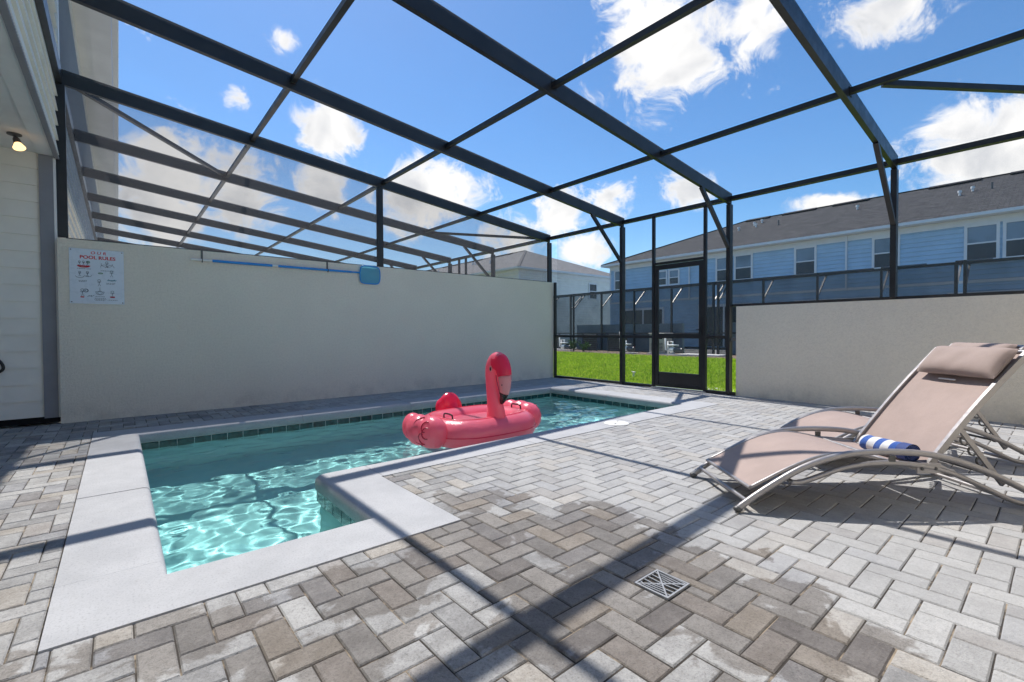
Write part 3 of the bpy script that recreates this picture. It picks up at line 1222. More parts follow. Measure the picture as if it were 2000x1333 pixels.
# door
door = empty('screen_door', (0, 0, 0))
door.parent = cage
for nm, lo, hi in (('stile', (4.655, .03), (4.728, 2.155)), ('stile', (3.828, .03), (3.90, 2.155)), ('top_rail', (3.90, 2.075), (4.655, 2.155)),
                   ('lock_rail', (3.90, .875), (4.655, .955)), ('kick_rail', (3.90, .245), (4.655, .285)), ('foot_rail', (3.90, .03), (4.655, .065))):
    slab(nm, (XF - .018, lo[0], lo[1]), (XF + .018, hi[0], hi[1]), 'frame', door, bev=.002)
slab('kick_plate', (XF - .006, 3.902, .066), (XF + .006, 4.653, .244), 'frame', door)
plane_x(door, XF, 3.90, 4.655, .285, .875)
plane_x(door, XF, 3.90, 4.655, .955, 2.075)
hd = MB()
hd.box((XF - .034, 3.845, .93), (XF - .019, 3.88, 1.07))
hd.bar((XF - .05, 3.862, 1.02), (XF - .05, 3.93, 1.02), .014, .014)
hd.bar((XF - .052, 3.862, 1.02), (XF - .018, 3.862, 1.02), .014, .014)
hd.build('handle', 'frame', door)
slab('threshold', (XF - .05, 3.776, -.004), (XF + .06, 4.779, .016), 'steel', cage)

# next door's enclosure beyond the tall wall
cage2 = empty('screen_enclosure', (0, 0, 0))
tag(cage2, 'long neighbouring screen enclosure seen over the tall stucco wall', 'enclosure')
B2 = [7.46, 9.41, 11.42, 13.43, 15.44, 17.45, 19.46]
for k, y in enumerate(B2):
    if k:
        MB().bar((XB, y, zr(XB)), (XF + .02, y, zr(XF)), .052, .165).build('roof_beam', 'frame', cage2)
for a, b in zip(B2[:-1], B2[1:]):
    lo, hi = a + .027, b - .027
    for x in PUR:
        MB().bar((x, lo, zr(x) + .012), (x, hi, zr(x) + .012), .052, .055).build('purlin', 'frame', cage2)
    xs_ = [XB] + PUR + [XF]
    for x0, x1 in zip(xs_[:-1], xs_[1:]):
        e = .026
        MB().add([(x0 + e, lo, zr(x0 + e) + .05), (x1 - e, lo, zr(x1 - e) + .05), (x1 - e, hi, zr(x1 - e) + .05), (x0 + e, hi, zr(x0 + e) + .05)], [(0, 1, 2, 3)]).build('screen_panel', 'screen_n', cage2)
    slab('eave_plate', (XF - .045, lo, ZT - .030), (XF + .045, hi, ZT + .032), 'frame', cage2)
    plane_x(cage2, XF, lo, hi, 1.0, ZT - .03)
    post(cage2, b, 0.0, ZT - .085, .062, .10)
    if b < 16:
        MB().bar((XF - .04, b, 2.30), (6.42, b, zr(6.42) - .075), .05, .05).build('knee_brace', 'frame', cage2)
for y in (10.62, 10.95):
    post(cage2, y, 0.0, ZT - .031, .045, .055, name='door_jamb')
slab('house_plate', (-.499, 7.5, zr(XB) - .085), (-.445, 19.5, zr(XB) + .085), 'frame', cage2)
MB().bar((1.48, 9.40, zr(1.48)), (-.43, 7.46, zr(-.43)), .05, .05).build('wind_brace', 'frame', cage2)
MB().bar((5.37, 9.40, zr(5.37)), (7.25, 7.47, zr(7.25)), .05, .05).build('wind_brace', 'frame', cage2)

# ================================================================== our row of houses
home = empty('townhouse', (0, 0, 0))
tag(home, 'white lap sided townhouse with a covered porch at the pool edge', 'house')
# upper face: lap boards, own unit and the units beyond
ex = 0.165
for k in range(19):
    z0 = 3.02 + ex * k
    for y0, y1, mt_ in ((-2.5, 7.50, 'siding'), (7.62, 34.0, 'bluegrey')):
        mb = MB()
        x_out, x_in = -0.480, -0.506
        mb.add([(x_in - .02, y0, z0), (x_out, y0, z0), (x_in, y0, z0 + ex + .012), (x_in - .02, y0, z0 + ex + .012),
                (x_in - .02, y1, z0), (x_out, y1, z0), (x_in, y1, z0 + ex + .012), (x_in - .02, y1, z0 + ex + .012)],
               [(0, 1, 2, 3), (7, 6, 5, 4), (0, 4, 5, 1), (1, 5, 6, 2), (2, 6, 7, 3), (3, 7, 4, 0)])
        mb.build('siding_board', mt_, home)
slab('wall_core', (-.9, -2.5, 3.05), (-.530, 34, 6.3), 'siding', home)
slab('party_trim', (-.525, 7.50, 3.03), (-.472, 7.62, 6.09), 'trim', home)
# lower face beyond the wall (next unit)
for k in range(7):
    z0 = 3.02 - ex * (k + 1)
    MB().add([(-.526, 7.6, z0), (-.487, 7.6, z0), (-.506, 7.6, z0 + ex + .005), (-.526, 7.6, z0 + ex + .005), (-.526, 34, z0), (-.487, 34, z0), (-.506, 34, z0 + ex + .005), (-.526, 34, z0 + ex + .005)],
             [(0, 1, 2, 3), (7, 6, 5, 4), (0, 4, 5, 1), (1, 5, 6, 2), (2, 6, 7, 3), (3, 7, 4, 0)]).build('siding_board', 'siding', home)
slab('wall_core', (-.9, 7.6, 0), (-.530, 34, 3.05), 'siding', home)
slab('soffit', (-.50, -2.5, 6.10), (-.01, 34, 6.13), 'soffit', home)
slab('gutter', (-.008, -2.5, 6.09), (.085, 34, 6.24), 'trim', home, bev=.01)
slab('frieze', (-.498, -2.5, 5.95), (-.470, 34, 6.098), 'trim', home)
MB().add([(-.02, -2.5, 6.245), (-.02, 34, 6.245), (-5, 34, 8.2), (-5, -2.5, 8.2)], [(0, 1, 2, 3)]).build('roof', 'roof_dark', home)
# porch beam, ceiling, side wall
slab('porch_beam', (-.650, 1.0, 2.985), (-.4865, 7.345, 3.019), 'trim', home)
slab('beam_edge_strip', (-.520, 1.0, 2.965), (-.478, 7.345, 2.984), 'greytrim', home)  # dark grey strip along the lower outer edge of the beam
slab('porch_ceiling', (-3.3, 1.0, 3.0), (-.651, 7.345, 3.03), 'soffit', home)
slab('porch_back', (-3.4, 1.0, 0), (-3.3, 7.5, 3.0), 'siding', home)
slab('unit_wall', (-3.4, -2.5, 0), (-.53, -.2, 3.05), 'siding', home)
exs = 0.183
for k in range(17):
    z0 = 0.075 + exs * k
    z1 = min(z0 + exs + .010, 2.998)
    MB().add([(-3.3, 7.375, z0), (-3.3, 7.345, z0), (-3.3, 7.360, z1), (-3.3, 7.375, z1), (-.645, 7.375, z0), (-.645, 7.345, z0), (-.645, 7.360, z1), (-.645, 7.375, z1)],
             [(3, 2, 1, 0), (4, 5, 6, 7), (0, 1, 5, 4), (1, 2, 6, 5), (2, 3, 7, 6), (3, 0, 4, 7)]).build('siding_board', 'siding', home)
slab('side_core', (-3.3, 7.376, 0), (-.52, 7.6, 3.0), 'dark', home)
slab('corner_trim', (-.644, 7.325, .06), (-.530, 7.375, 2.984), 'greytrim', home)
slab('trim_return', (-.529, 7.330, .06), (-.508, 7.375, 2.984), 'trim', home)

# flood lamp under the porch
lamp = empty('porch_spotlight', (-.763, 6.80, 3.0))
tag(lamp, 'lit bronze spotlight under the white porch ceiling', 'light')
MB().lathe([(.055, 0), (.055, -.012), (.03, -.02)], 20).build('mount', 'metal_dark', lamp, smooth=True, auto=40)
ax = Vector((.20, -.30, -.75)).normalized()
MB().tube([(0, 0, -.018), tuple(ax * .05 + Vector((0, 0, -.01)))], .011, 8).build('knuckle', 'metal_dark', lamp)
MB().tube([tuple(ax * q) for q in (.045, .06, .10, .115)], [.018, .026, .030, .030], 16).build('lamp_holder', 'metal_dark', lamp, smooth=True, auto=40)
MB().tube([tuple(ax * q) for q in (.112, .135, .155, .165)], [.026, .036, .046, .048], 18).build('bulb', 'bulb', lamp, smooth=True, auto=50)

# hose hanging on the siding
hs = MB()
pts = [(-1.25, 7.31, .92), (-1.12, 7.30, .86), (-.99, 7.30, .74), (-.945, 7.30, .655), (-.97, 7.30, .60), (-1.08, 7.30, .575), (-1.25, 7.31, .57), (-1.36, 7.31, .66), (-1.34, 7.31, .85), (-1.25, 7.31, .92)]
hs.tube(spline(pts, 6), .014, 8)
tag(hs.build('garden_hose', 'black', smooth=True), 'black hose loop hanging on the white porch siding', 'hose')

# ================================================================== sign
sign = empty('pool_rules_sign', (-.175, 7.245, 1.345))
tag(sign, 'white pool rules sign with red heading and small cartoons on the stucco wall', 'sign')
SW, SH = .474, .626
slab('panel', (-SW / 2, -.004, 0), (SW / 2, -.0005, SH), 'sign', sign)
for sx in (-1, 1):
    for z in (.018, SH - .018):
        MB().lathe([(.006, 0), (.006, .003), (.003, .0045)], 10).build('screw', 'metal_dark', sign).matrix_local = Matrix.Translation((sx * (SW / 2 - .016), -.004, z)) @ Matrix.Rotation(R(90), 4, 'X')


def text(body, size, x, z, mat, shear=0.0, width=None, bold=0.0):
    cu = bpy.data.curves.new('lettering', 'FONT')
    cu.body = body
    cu.size = size
    cu.align_x = 'CENTER'
    cu.shear = shear
    cu.offset = bold
    cu.resolution_u = 3
    tmp = bpy.data.objects.new('lettering', cu)
    COL.objects.link(tmp)
    bpy.context.view_layer.update()
    me = bpy.data.meshes.new_from_object(tmp)
    bpy.data.objects.remove(tmp)
    bpy.data.curves.remove(cu)
    xs2 = [v.co.x for v in me.vertices]
    if width and xs2:
        k = width / (max(xs2) - min(xs2))
        for v in me.vertices:
            v.co.x *= k
    me.materials.clear()
    o = link('lettering', me, sign, mat)
    o.rotation_euler = (R(90), 0, 0)
    o.location = (x, -.0046, z)
    return o


text('O U R', .046, .012, SH - .056, 'red', .12, .135, .0006)
text('POOL RULES', .052, .008, SH - .112, 'red', 0, .31, .0016)


def doodle(name, segs, mat, r=.0017):
    mb = MB()
    for sgm in segs:
        mb.tube([(x, -.0052, z) for x, z in sgm], r, 4)
    return mb.build(name, mat, sign)


def circ(x, z, r, a0=0, a1=360, n=10, sq=1.0):
    return [(x + r * math.cos(R(a0 + (a1 - a0) * k / n)), z + r * sq * math.sin(R(a0 + (a1 - a0) * k / n))) for k in range(n + 1)]


def person(x, z, s):
    return [circ(x, z + s, s * .28), [(x, z + s * .72), (x, z + s * .15)], [(x - s * .4, z + s * .65), (x, z + s * .5), (x + s * .4, z + s * .75)],
            [(x - s * .25, z - s * .4), (x, z + s * .15), (x + s * .28, z - s * .38)]]


doodle('drawing', sum([person(-.105 + dx, .448, .030) for dx in (-.045, -.012, .022)], []), 'ink')
doodle('drawing', [circ(-.115, .438, .055, 185, 355, 10, .45), [(-.17, .432), (-.06, .432)], [(-.165, .428), (-.065, .428)], [(-.16, .424), (-.07, .424)]], 'red', .0035)
doodle('drawing', [circ(-.075, .475, .012)], 'green', .003)
doodle('drawing', person(.085, .44, .042) + [circ(.085, .46, .05, 160, 380, 12, .6), circ(.06, .425, .03, 0, 180), circ(.12, .425, .03, 0, 180)], 'ink')
doodle('drawing', person(-.15, .325, .032) + person(-.085, .325, .036) + [circ(-.15, .315, .035, 180, 360, 10, .6), circ(-.08, .325, .03, 180, 360, 8, .5)], 'ink')
doodle('drawing', [circ(.028, .355, .02, 0, 360, 10, .3)], 'green', .003)
doodle('drawing', person(.125, .335, .045) + [circ(.125, .30, .03, 200, 340)], 'ink')
doodle('drawing', [[(.085 + .012 * k, .278 + .004 * (k % 2)) for k in range(8)], [(.09 + .012 * k, .272 + .004 * (k % 2)) for k in range(7)]], 'teal', .0022)
doodle('drawing', person(.015, .225, .045) + [circ(.02, .14, .036, 180, 360, 10, 1.0), [(-.02, .14), (.06, .14)], circ(.02, .13, .02), [(.02, .14), (.02, .19)]], 'ink')
doodle('drawing', person(-.13, .105, .05) + [circ(-.10, .15, .02), circ(-.095, .15, .012)], 'ink')
doodle('drawing', [[(-.148, .078), (-.115, .078)], [(-.146, .073), (-.117, .073)]], 'red', .004)
doodle('drawing', person(.13, .095, .048), 'ink')
doodle('drawing', [[(.108, .086), (.152, .086)], [(.110, .080), (.150, .080)]], 'red', .0045)
cap = []
for (x0, x1, z) in ((-.17, -.055, .398), (.03, .145, .386), (-.16, -.09, .262), (-.158, -.095, .250), (.075, .16, .245), (.078, .15, .233), (-.09, -.045, .085), (-.08, -.03, .096),
                    (-.02, .06, .086), (-.025, .07, .066), (-.03, .075, .053), (-.02, .065, .041), (.085, .175, .047)):
    k = x0
    while k < x1:
        w_ = random.uniform(.006, .017)
        cap.append([(k, z), (min(k + w_, x1), z)])
        k += w_ + .005
doodle('caption', cap, 'ink', .0022)

# ================================================================== skimmer net on its hooks
net = empty('skimmer_net', (0, 0, 0))
tag(net, 'blue and white pole skimmer net hung on the stucco wall', 'pool net')
YN = 7.215
for (x0, x1, mt_, r_) in ((.725, .955, 'plastic', .0145), (.955, 1.672, 'pole', .0175), (1.672, 1.745, 'plastic', .0165), (1.745, 2.80, 'pole', .0165), (2.80, 2.935, 'pole', .013)):
    MB().tube([(x0, YN, 1.945), (x1, YN, 1.945)], r_, 12).build('pole_section', mt_, net, smooth=True, auto=50)
rim = [(2.935, 1.935), (2.95, 2.02), (2.985, 2.055), (3.06, 2.063), (3.19, 2.055), (3.255, 2.03), (3.272, 1.94), (3.262, 1.83), (3.22, 1.785), (3.10, 1.78), (2.99, 1.785), (2.945, 1.82), (2.935, 1.935)]
rp = spline([(x, YN, z) for x, z in rim], 4)
MB().tube(rp, .0095, 8).build('net_frame', 'pole', net, smooth=True)
mb = MB()
cn = Vector((3.10, YN + .012, 1.92))
inner = [cn + (Vector(p) - Vector((3.10, YN, 1.92))) * .6 + Vector((0, .008, 0)) for p in rp[:-1]]
n = len(rp) - 1
mb.add([tuple(p) for p in rp[:-1]] + [tuple(p) for p in inner] + [tuple(cn + Vector((0, .01, 0)))],
       [(k, (k + 1) % n, n + (k + 1) % n, n + k) for k in range(n)] + [(n + k, n + (k + 1) % n, 2 * n) for k in range(n)])
mb.build('net_mesh', 'net', net, smooth=True)
for x, lab in ((.845, 'grey steel wall hook holding the white end of the net pole'), (2.44, 'grey steel wall hook holding the blue pole near the net')):
    h = empty('pole_hook', (x, 7.25, 1.93))
    tag(h, lab, 'hook', 'hooks for the net pole')
    slab('strap', (-.012, -.006, .03), (.012, -.001, .14), 'metal_dark', h)
    MB().tube(spline([(0, -.006, .035), (0, -.02, -.005), (0, -.035, -.012), (0, -.055, .0), (0, -.060, .03)], 4), .005, 8).build('prong', 'metal_dark', h)

# ================================================================== inflatable flamingo
fl_ = empty('flamingo_float', (3.06, 4.24, WATER_Z), R(-88))     # +X is forward
fl_.scale = (.97, .95, 1.0)
tag(fl_, 'pink inflatable flamingo float drifting in the pool', 'pool float')


def up_z(z):
    return z - WATER_Z


ring = MB()
NU, NV = 56, 18
vs, fs = [], []
AX, AY, TR = .37, .52, .175
for u in range(NU):
    a = 2 * math.pi * u / NU
    ca, sa = math.cos(a), math.sin(a)
    q = 2.0 / 3.0
    cx = AX * math.copysign(abs(ca) ** q, ca)
    cyy = AY * math.copysign(abs(sa) ** q, sa)
    nx_, ny_ = ca / AX, sa / AY
    l = math.hypot(nx_, ny_)
    nx_, ny_ = nx_ / l, ny_ / l
    for v in range(NV):
        b = 2 * math.pi * v / NV
        pk = 1 + .012 * math.sin(u * 5.1 + v) * (1 if math.cos(b) > .3 else .3)
        vs.append((cx + nx_ * TR * math.cos(b) * pk, cyy + ny_ * TR * math.cos(b) * pk, .10 + TR * .92 * math.sin(b) * pk))
for u in range(NU):
    for v in range(NV):
        fs.append((u * NV + v, ((u + 1) % NU) * NV + v, ((u + 1) % NU) * NV + (v + 1) % NV, u * NV + (v + 1) % NV))
ring.add(vs, fs)
ring.build('body', 'pink', fl_, smooth=True)
sm_ = MB()
for ph, off in ((0.0, .002), (1.35, .001)):
    pts = []
    for u in range(NU + 1):
        k = (u % NU) * NV
        v0 = Vector(vs[k + (0 if ph == 0 else 4)])
        pts.append(v0 + Vector((math.cos(2 * math.pi * u / NU), math.sin(2 * math.pi * u / NU), 0)) * off)
    sm_.tube(pts, .0042, 5, cap=False)
sm_.build('weld_seam', 'pink_deep', fl_, smooth=True)
MB().lathe([(.018, 0), (.018, .012), (.011, .014), (.011, .022)], 12, (-.20, .42, .262)).build('valve', 'pink_pale', fl_)
deck = MB()
vs = [(0, 0, .205)]
for k in range(32):
    a = 2 * math.pi * k / 32
    vs.append((.30 * math.copysign(abs(math.cos(a)) ** .7, math.cos(a)), .45 * math.copysign(abs(math.sin(a)) ** .7, math.sin(a)), .20))
deck.add(vs, [(0, 1 + k, 1 + (k + 1) % 32) for k in range(32)])
deck.build('deck', 'pink', fl_, smooth=True)
# neck and head, beak, tip
NP = [(.33, .16, .128), (.332, .25, .116), (.318, .36, .100), (.295, .48, .090), (.272, .60, .083), (.266, .69, .084), (.287, .775, .094), (.342, .835, .100), (.412, .825, .098), (.458, .755, .090), (.476, .690, .083)]
BK = [(.476, .690, .081), (.482, .62, .074), (.478, .55, .064), (.468, .515, .056)]
TP = [(.468, .515, .054), (.452, .46, .044), (.428, .415, .029), (.408, .395, .010)]


def sweep(L, name, mat, n=4, sq=.86):
    P = spline([(x, 0, z) for x, z, r in L], n)
    rs = [v.x for v in spline([(r, 0, 0) for x, z, r in L], n)]
    mb = MB()
    mb.tube(P, rs, 18)
    mb.v = [(x, y * sq, z) for x, y, z in mb.v]
    return mb.build(name, mat, fl_, smooth=True)


neck = sweep(NP, 'neck_and_head', 'pink')
beak = sweep(BK, 'beak', 'pink_pale')
sweep(TP, 'beak_tip', 'vinyl_black')
# darker face patch hugging the front of the head
mask = MB()
P = spline([(x, 0, z) for x, z, r in NP[7:]], 4)
rs = [v.x + .0015 for v in spline([(r, 0, 0) for x, z, r in NP[7:]], 4)]
mask.tube(P, rs, 18, cap=False)
mask.v = [(x, y * .86, z) for x, y, z in mask.v]
mask.build('face_patch', 'pink_deep', fl_, smooth=True)
mouth = MB()
for s in (-1, 1):
    mouth.tube(spline([(.42, s * .076, .70), (.424, s * .066, .63), (.436, s * .050, .55), (.441, s * .042, .50)], 4), .0028, 6)
mouth.build('mouth_line', 'vinyl_black', beak)
for s in (-1, 1):
    MB().ell((.340, s * .0855, .762), (.026, .006, .034), 14, 8).build('eye_rim', 'pink_pale', neck)
    e = MB().ell((.342, s * .0885, .760), (.014, .006, .021), 14, 8).build('eye', 'vinyl_black', neck, smooth=True)
    MB().ell((.497, s * .059, .60), (.006, .004, .012), 8, 6).build('nostril', 'vinyl_black', beak)


def lobes(name, L, mat, parent, vox=.014):
    mb = MB()
    for (c, r, rot) in L:
        mb.ell(c, r, 22, 14, 2.0, Matrix.Rotation(R(rot[0]), 3, 'X') @ Matrix.Rotation(R(rot[1]), 3, 'Y') @ Matrix.Rotation(R(rot[2]), 3, 'Z'))
    o = mb.build(name, mat, parent, smooth=True)
    rm = o.modifiers.new('remesh', 'REMESH')
    rm.mode = 'VOXEL'
    rm.voxel_size = vox
    rm.use_smooth_shade = True
    sm = o.modifiers.new('smooth', 'SMOOTH')
    sm.factor = .5
    sm.iterations = 7
    return o


for s in (-1, 1):
    wg = lobes('wing', [((.12, s * .70, .14), (.19, .15, .17), (0, 0, 0)), ((-.06, s * .745, .15), (.19, .145, .16), (0, 0, s * 20)), ((-.22, s * .73, .16), (.14, .12, .145), (0, 0, s * 30)), ((.02, s * .64, .12), (.18, .14, .12), (0, 0, 0))], 'pink', fl_)
    pts = []
    for (cx, cz, r_) in ((.20, .16, .055), (.14, .10, .055), (.17, .22, .05), (.05, .16, .055), (.08, .07, .05), (.06, .25, .045)):
        arc = []
        for k in range(9):
            a = R(70 + 220 * k / 8)
            x = cx + r_ * math.cos(a)
            z = cz + r_ * math.sin(a)
            # outer skin of the two outer lobes
            d1 = max(0.0, 1 - ((x - .12) / .20) ** 2 - ((z - .14) / .175) ** 2)
            d2 = max(0.0, 1 - ((x + .06) / .20) ** 2 - ((z - .15) / .165) ** 2)
            yy = max(.70 + .15 * math.sqrt(d1), .745 + .145 * math.sqrt(d2))
            arc.append((x, s * (yy + .001), z))
        pts.append(arc)
    pm = MB()
    for arc in pts:
        pm.tube(arc, .0055, 5)
    pm.build('feather_print', 'pink_print', wg)
lobes('tail', [((-.56, 0, .30), (.085, .14, .13), (0, -12, 0)), ((-.585, .10, .25), (.075, .09, .11), (0, -12, 0)), ((-.585, -.10, .25), (.075, .09, .11), (0, -12, 0)), ((-.52, 0, .20), (.10, .10, .12), (0, 0, 0))], 'pink_deep', fl_)
for s in (-1, 1):
    h = MB()
    h.tube(spline([(.20, s * .50, .255), (.195, s * .50, .295), (.16, s * .50, .305), (.08, s * .50, .305), (.045, s * .50, .295), (.04, s * .50, .255)], 3), .0085, 8)
    h.build('grab_handle', 'vinyl_black', fl_, smooth=True)

# ================================================================== sun loungers
TH = R(-39.5)


def make_lounger():
    root = empty('sun_lounger', (2.605, 1.167, 0), TH)      # +X along the bed, +Y across it
    WD = .62
    arch = [(0.0, .012), (.04, .045), (.166, .130), (.36, .240), (.55, .302), (.70, .323), (.885, .325), (1.08, .308), (1.27, .258), (1.46, .180), (1.64, .090), (1.76, .030), (1.80, .019)]
    low = [(.30, .160), (.345, .158), (.42, .178), (.60, .238), (.79, .262), (.98, .252), (1.17, .213), (1.37, .127), (1.52, .055), (1.60, .030), (1.70, .019), (1.79, .018)]
    for k, yy in enumerate((0.0, WD)):
        MB().tube(spline([(x, yy, z) for x, z in arch], 4), .0178, 12).build('side_rail', 'metal_lounger', root, smooth=True)
        MB().tube(spline([(x, yy + (.006 if k == 0 else -.006), z) for x, z in low], 4), .0145, 10).build('under_rail', 'metal_lounger', root, smooth=True)
        MB().bar((.86, yy, .306), (.86, yy, .268), .035, .008, (0, 1, 0)).build('bracket', 'metal_dark', root)
        pl = MB()
        pl.box((1.00, yy - .004, .205), (1.13, yy + .004, .262))
        pl.build('hinge_plate', 'metal_lounger', root)
        for bx in (1.025, 1.10):
            MB().ell((bx, yy - .007 if k == 0 else yy + .007, .232), (.010, .006, .010), 10, 6).build('bolt', 'metal_dark', root)
        foot = MB()
        foot.ell((0.004, yy, .016), (.026, .022, .018), 12, 8)
        foot.build('foot_cap', 'metal_dark', root, smooth=True)
    for (x, z, nm) in ((.052, .060, 'foot_bar'), (.315, .158, 'cross_bar'), (1.62, .028, 'rear_bar'), (.87, .262, 'cross_bar')):
        MB().tube([(x, .006, z), (x, WD - .006, z)], .012, 10).build(nm, 'metal_lounger', root, smooth=True, auto=60)
    # seat sling with its own rails just inside the side rails
    prof = [(.085, .125), (.17, .168), (.30, .232), (.44, .287), (.56, .312), (.64, .313), (.74, .298), (.86, .270), (.98, .250), (1.075, .243)]
    S = spline([(x, 0, z) for x, z in prof], 4)

    def sling(pts, y0, y1, name, sag, par):
        mb = MB()
        ny_ = 10
        n_ = len(pts)
        vs_, fs_ = [], []
        for side in (0, 1):
            for i, p in enumerate(pts):
                a = pts[max(0, i - 1)]
                b = pts[min(n_ - 1, i + 1)]
                t_ = (b - a).normalized()
                nn = Vector((-t_.z, 0, t_.x))
                for j in range(ny_ + 1):
                    f = j / ny_
                    e = 1 - (2 * f - 1) ** 2
                    q = p + nn * (-sag * e - (.004 if side else 0))
                    vs_.append((q.x, y0 + (y1 - y0) * f, q.z))
        w_ = ny_ + 1
        for i in range(n_ - 1):
            for j in range(ny_):
                a = i * w_ + j
                fs_.append((a, a + w_, a + w_ + 1, a + 1))
                c = a + n_ * w_
                fs_.append((c, c + 1, c + w_ + 1, c + w_))
        for i in range(n_ - 1):
            for j in (0, ny_):
                a = i * w_ + j
                c = a + n_ * w_
                fs_.append((a, c, c + w_, a + w_) if j == 0 else (a, a + w_, c + w_, c))
        for i in (0, n_ - 1):
            for j in range(ny_):
                a = i * w_ + j
                c = a + n_ * w_
                fs_.append((a, a + 1, c + 1, c) if i == 0 else (a, c, c + 1, a + 1))
        mb.add(vs_, fs_)
        return mb.build(name, 'sling', par, smooth=True, auto=60)

    sling(S, .035, WD - .035, 'seat_sling', .006, root)
    for yy in (.032, WD - .032):
        MB().tube([(p.x, yy, p.z - .004) for p in S], .0105, 8).build('seat_rail', 'metal_lounger', root, smooth=True)
    MB().tube([(.085, .03, .122), (.085, WD - .03, .122)], .0105, 8).build('seat_bar', 'metal_lounger', root, smooth=True, auto=60)
    # back
    b0, b1 = Vector((1.095, 0, .236)), Vector((1.655, 0, .872))
    bd = (b1 - b0)
    BP = [b0 + bd * (k / 10) + Vector((-.012, 0, .010)) * math.sin(math.pi * k / 10) for k in range(11)]
    back = sling(BP, .045, WD - .045, 'back_sling', .010, root)
    for yy in (.036, WD - .036):
        mb = MB()
        for i in range(10):
            mb.bar(BP[i] + Vector((0, yy, 0)), BP[i + 1] + Vector((0, yy, 0)), .020, .034)
        mb.build('back_rail', 'metal_lounger', root)
    MB().tube([BP[-1] + Vector((0, .03, 0)), BP[-1] + Vector((0, WD - .03, 0))], .013, 8).build('back_bar', 'metal_lounger', root, smooth=True, auto=60)
    MB().tube([BP[0] + Vector((0, .03, 0)), BP[0] + Vector((0, WD - .03, 0))], .011, 8).build('back_bar', 'metal_lounger', root, smooth=True, auto=60)
    # ratchet props
    for yy in (.058, WD - .058):
        pr_ = MB()
        pr_.bar((1.30, yy, .430), (1.545, yy, .118), .026, .016, (0, 1, 0))
        p_ = pr_.build('prop', 'metal_lounger', root)
        d_ = Vector((.245, 0, -.312)).normalized()
        nn = Vector((-d_.z, 0, d_.x)) * -1
        for k in range(4):
            c = Vector((1.30, yy, .430)) + d_ * (.06 + .075 * k)
            ar = [c + nn * (.020 + .022 * math.sin(R(a))) + d_ * (.026 * -math.cos(R(a))) for a in range(0, 181, 30)]
            MB().tube(ar, .0055, 6).build('ratchet_tooth', 'metal_dark', p_)
    MB().tube([(1.50, .01, .170), (1.50, WD - .01, .170)], .009, 8).build('prop_bar', 'metal_dark', root)
    # pillow strapped to the head end
    pm = MB()
    ang = math.atan2(bd.z, bd.x)
    rot = Matrix.Rotation(-ang, 3, 'Y')
    nn = Vector((-math.sin(ang), 0, math.cos(ang)))
    c = b0 + bd * .845 + nn * .058 + Vector((0, WD / 2 - .028, 0))
    nxp, nyp = 18, 36
    pvs, pfs = [], []
    for side in (1, -1):
        for i in range(nxp + 1):
            for j in range(nyp + 1):
                a_, b_ = 2 * i / nxp - 1, 2 * j / nyp - 1
                th = (1 - abs(a_) ** 3.2) ** .55 * (1 - abs(b_) ** 7) ** .6
                th *= 1 + .06 * math.sin(b_ * 9 + a_ * 3) * (1 - abs(b_)) + .10 * math.cos(b_ * 55) * max(0, abs(a_) - .55)
                x_ = .112 * a_ * (1 - .05 * (1 - b_ * b_))
                y_ = .250 * b_ * (1 - .035 * (1 - a_ * a_))
                pvs.append(tuple(rot @ Vector((x_, y_, side * .048 * th - .006)) + c))
    w1 = nyp + 1
    n1_ = (nxp + 1) * w1
    for i in range(nxp):
        for j in range(nyp):
            a_ = i * w1 + j
            pfs.append((a_, a_ + w1, a_ + w1 + 1, a_ + 1))
            pfs.append((n1_ + a_, n1_ + a_ + 1, n1_ + a_ + w1 + 1, n1_ + a_ + w1))
    pm.v, pm.f = pvs, pfs
    pil = pm.build('pillow', 'pillow', root, smooth=True)
    tg = MB()
    tg.box((-.004, -.055, -.002), (.004, .055, .002))
    tgo = tg.build('pillow_label', 'plastic', pil)
    q = b0 + bd * .70 + nn * .018
    tgo.location = (q.x, WD / 2 + .02, q.z)
    tgo.rotation_euler = (0, -ang, 0)
    return root


def copy_tree(o, parent=None):
    c = o.copy()
    COL.objects.link(c)
    if parent is not None:
        c.parent = parent
    for ch in list(o.children):
        copy_tree(ch, c)
    return c


lo1 = make_lounger()
tag(lo1, 'taupe sling sun lounger with pillow and a rolled striped towel on it', 'sun lounger', 'sun loungers on the patio')
lo2 = copy_tree(lo1)
lo2.location = (2.605 + 1.19, 1.167 + .06, 0)
tag(lo2, 'taupe sling sun lounger without a towel, next to the low stucco wall', 'sun lounger', 'sun loungers on the patio')

# rolled towel
ca, sa = math.cos(TH), math.sin(TH)


def lp(s, o, z):
    return Vector((2.605 + ca * s - sa * o, 1.167 + sa * s + ca * o, z))


ta, tb = lp(1.045, .085, .294), lp(.990, .365, .296)
tw_ = empty('rolled_towel', (ta + tb) / 2, math.atan2((tb - ta).y, (tb - ta).x))
tag(tw_, 'rolled blue and white striped towel lying on a lounger', 'towel')
Lh = (tb - ta).length / 2
tv, tf = [], []
NS, NL = 26, 22
for i in range(NL + 1):
    x = -Lh + 2 * Lh * i / NL
    for k in range(NS):
        a = 2 * math.pi * k / NS
        r_ = .049 * (1 + .03 * math.sin(3 * a + i * .7) + .02 * math.sin(i * 1.3))
        if i in (0, NL):
            r_ *= .90
        tv.append((x, r_ * 1.12 * math.cos(a), r_ * .96 * math.sin(a)))
for i in range(NL):
    for k in range(NS):
        k2 = (k + 1) % NS
        tf.append((i * NS + k, i * NS + k2, (i + 1) * NS + k2, (i + 1) * NS + k))
tf.append(tuple(range(NS)))
tf.append(tuple(range(NL * NS + NS - 1, NL * NS - 1, -1)))
tt = MB()
tt.v, tt.f = tv, tf
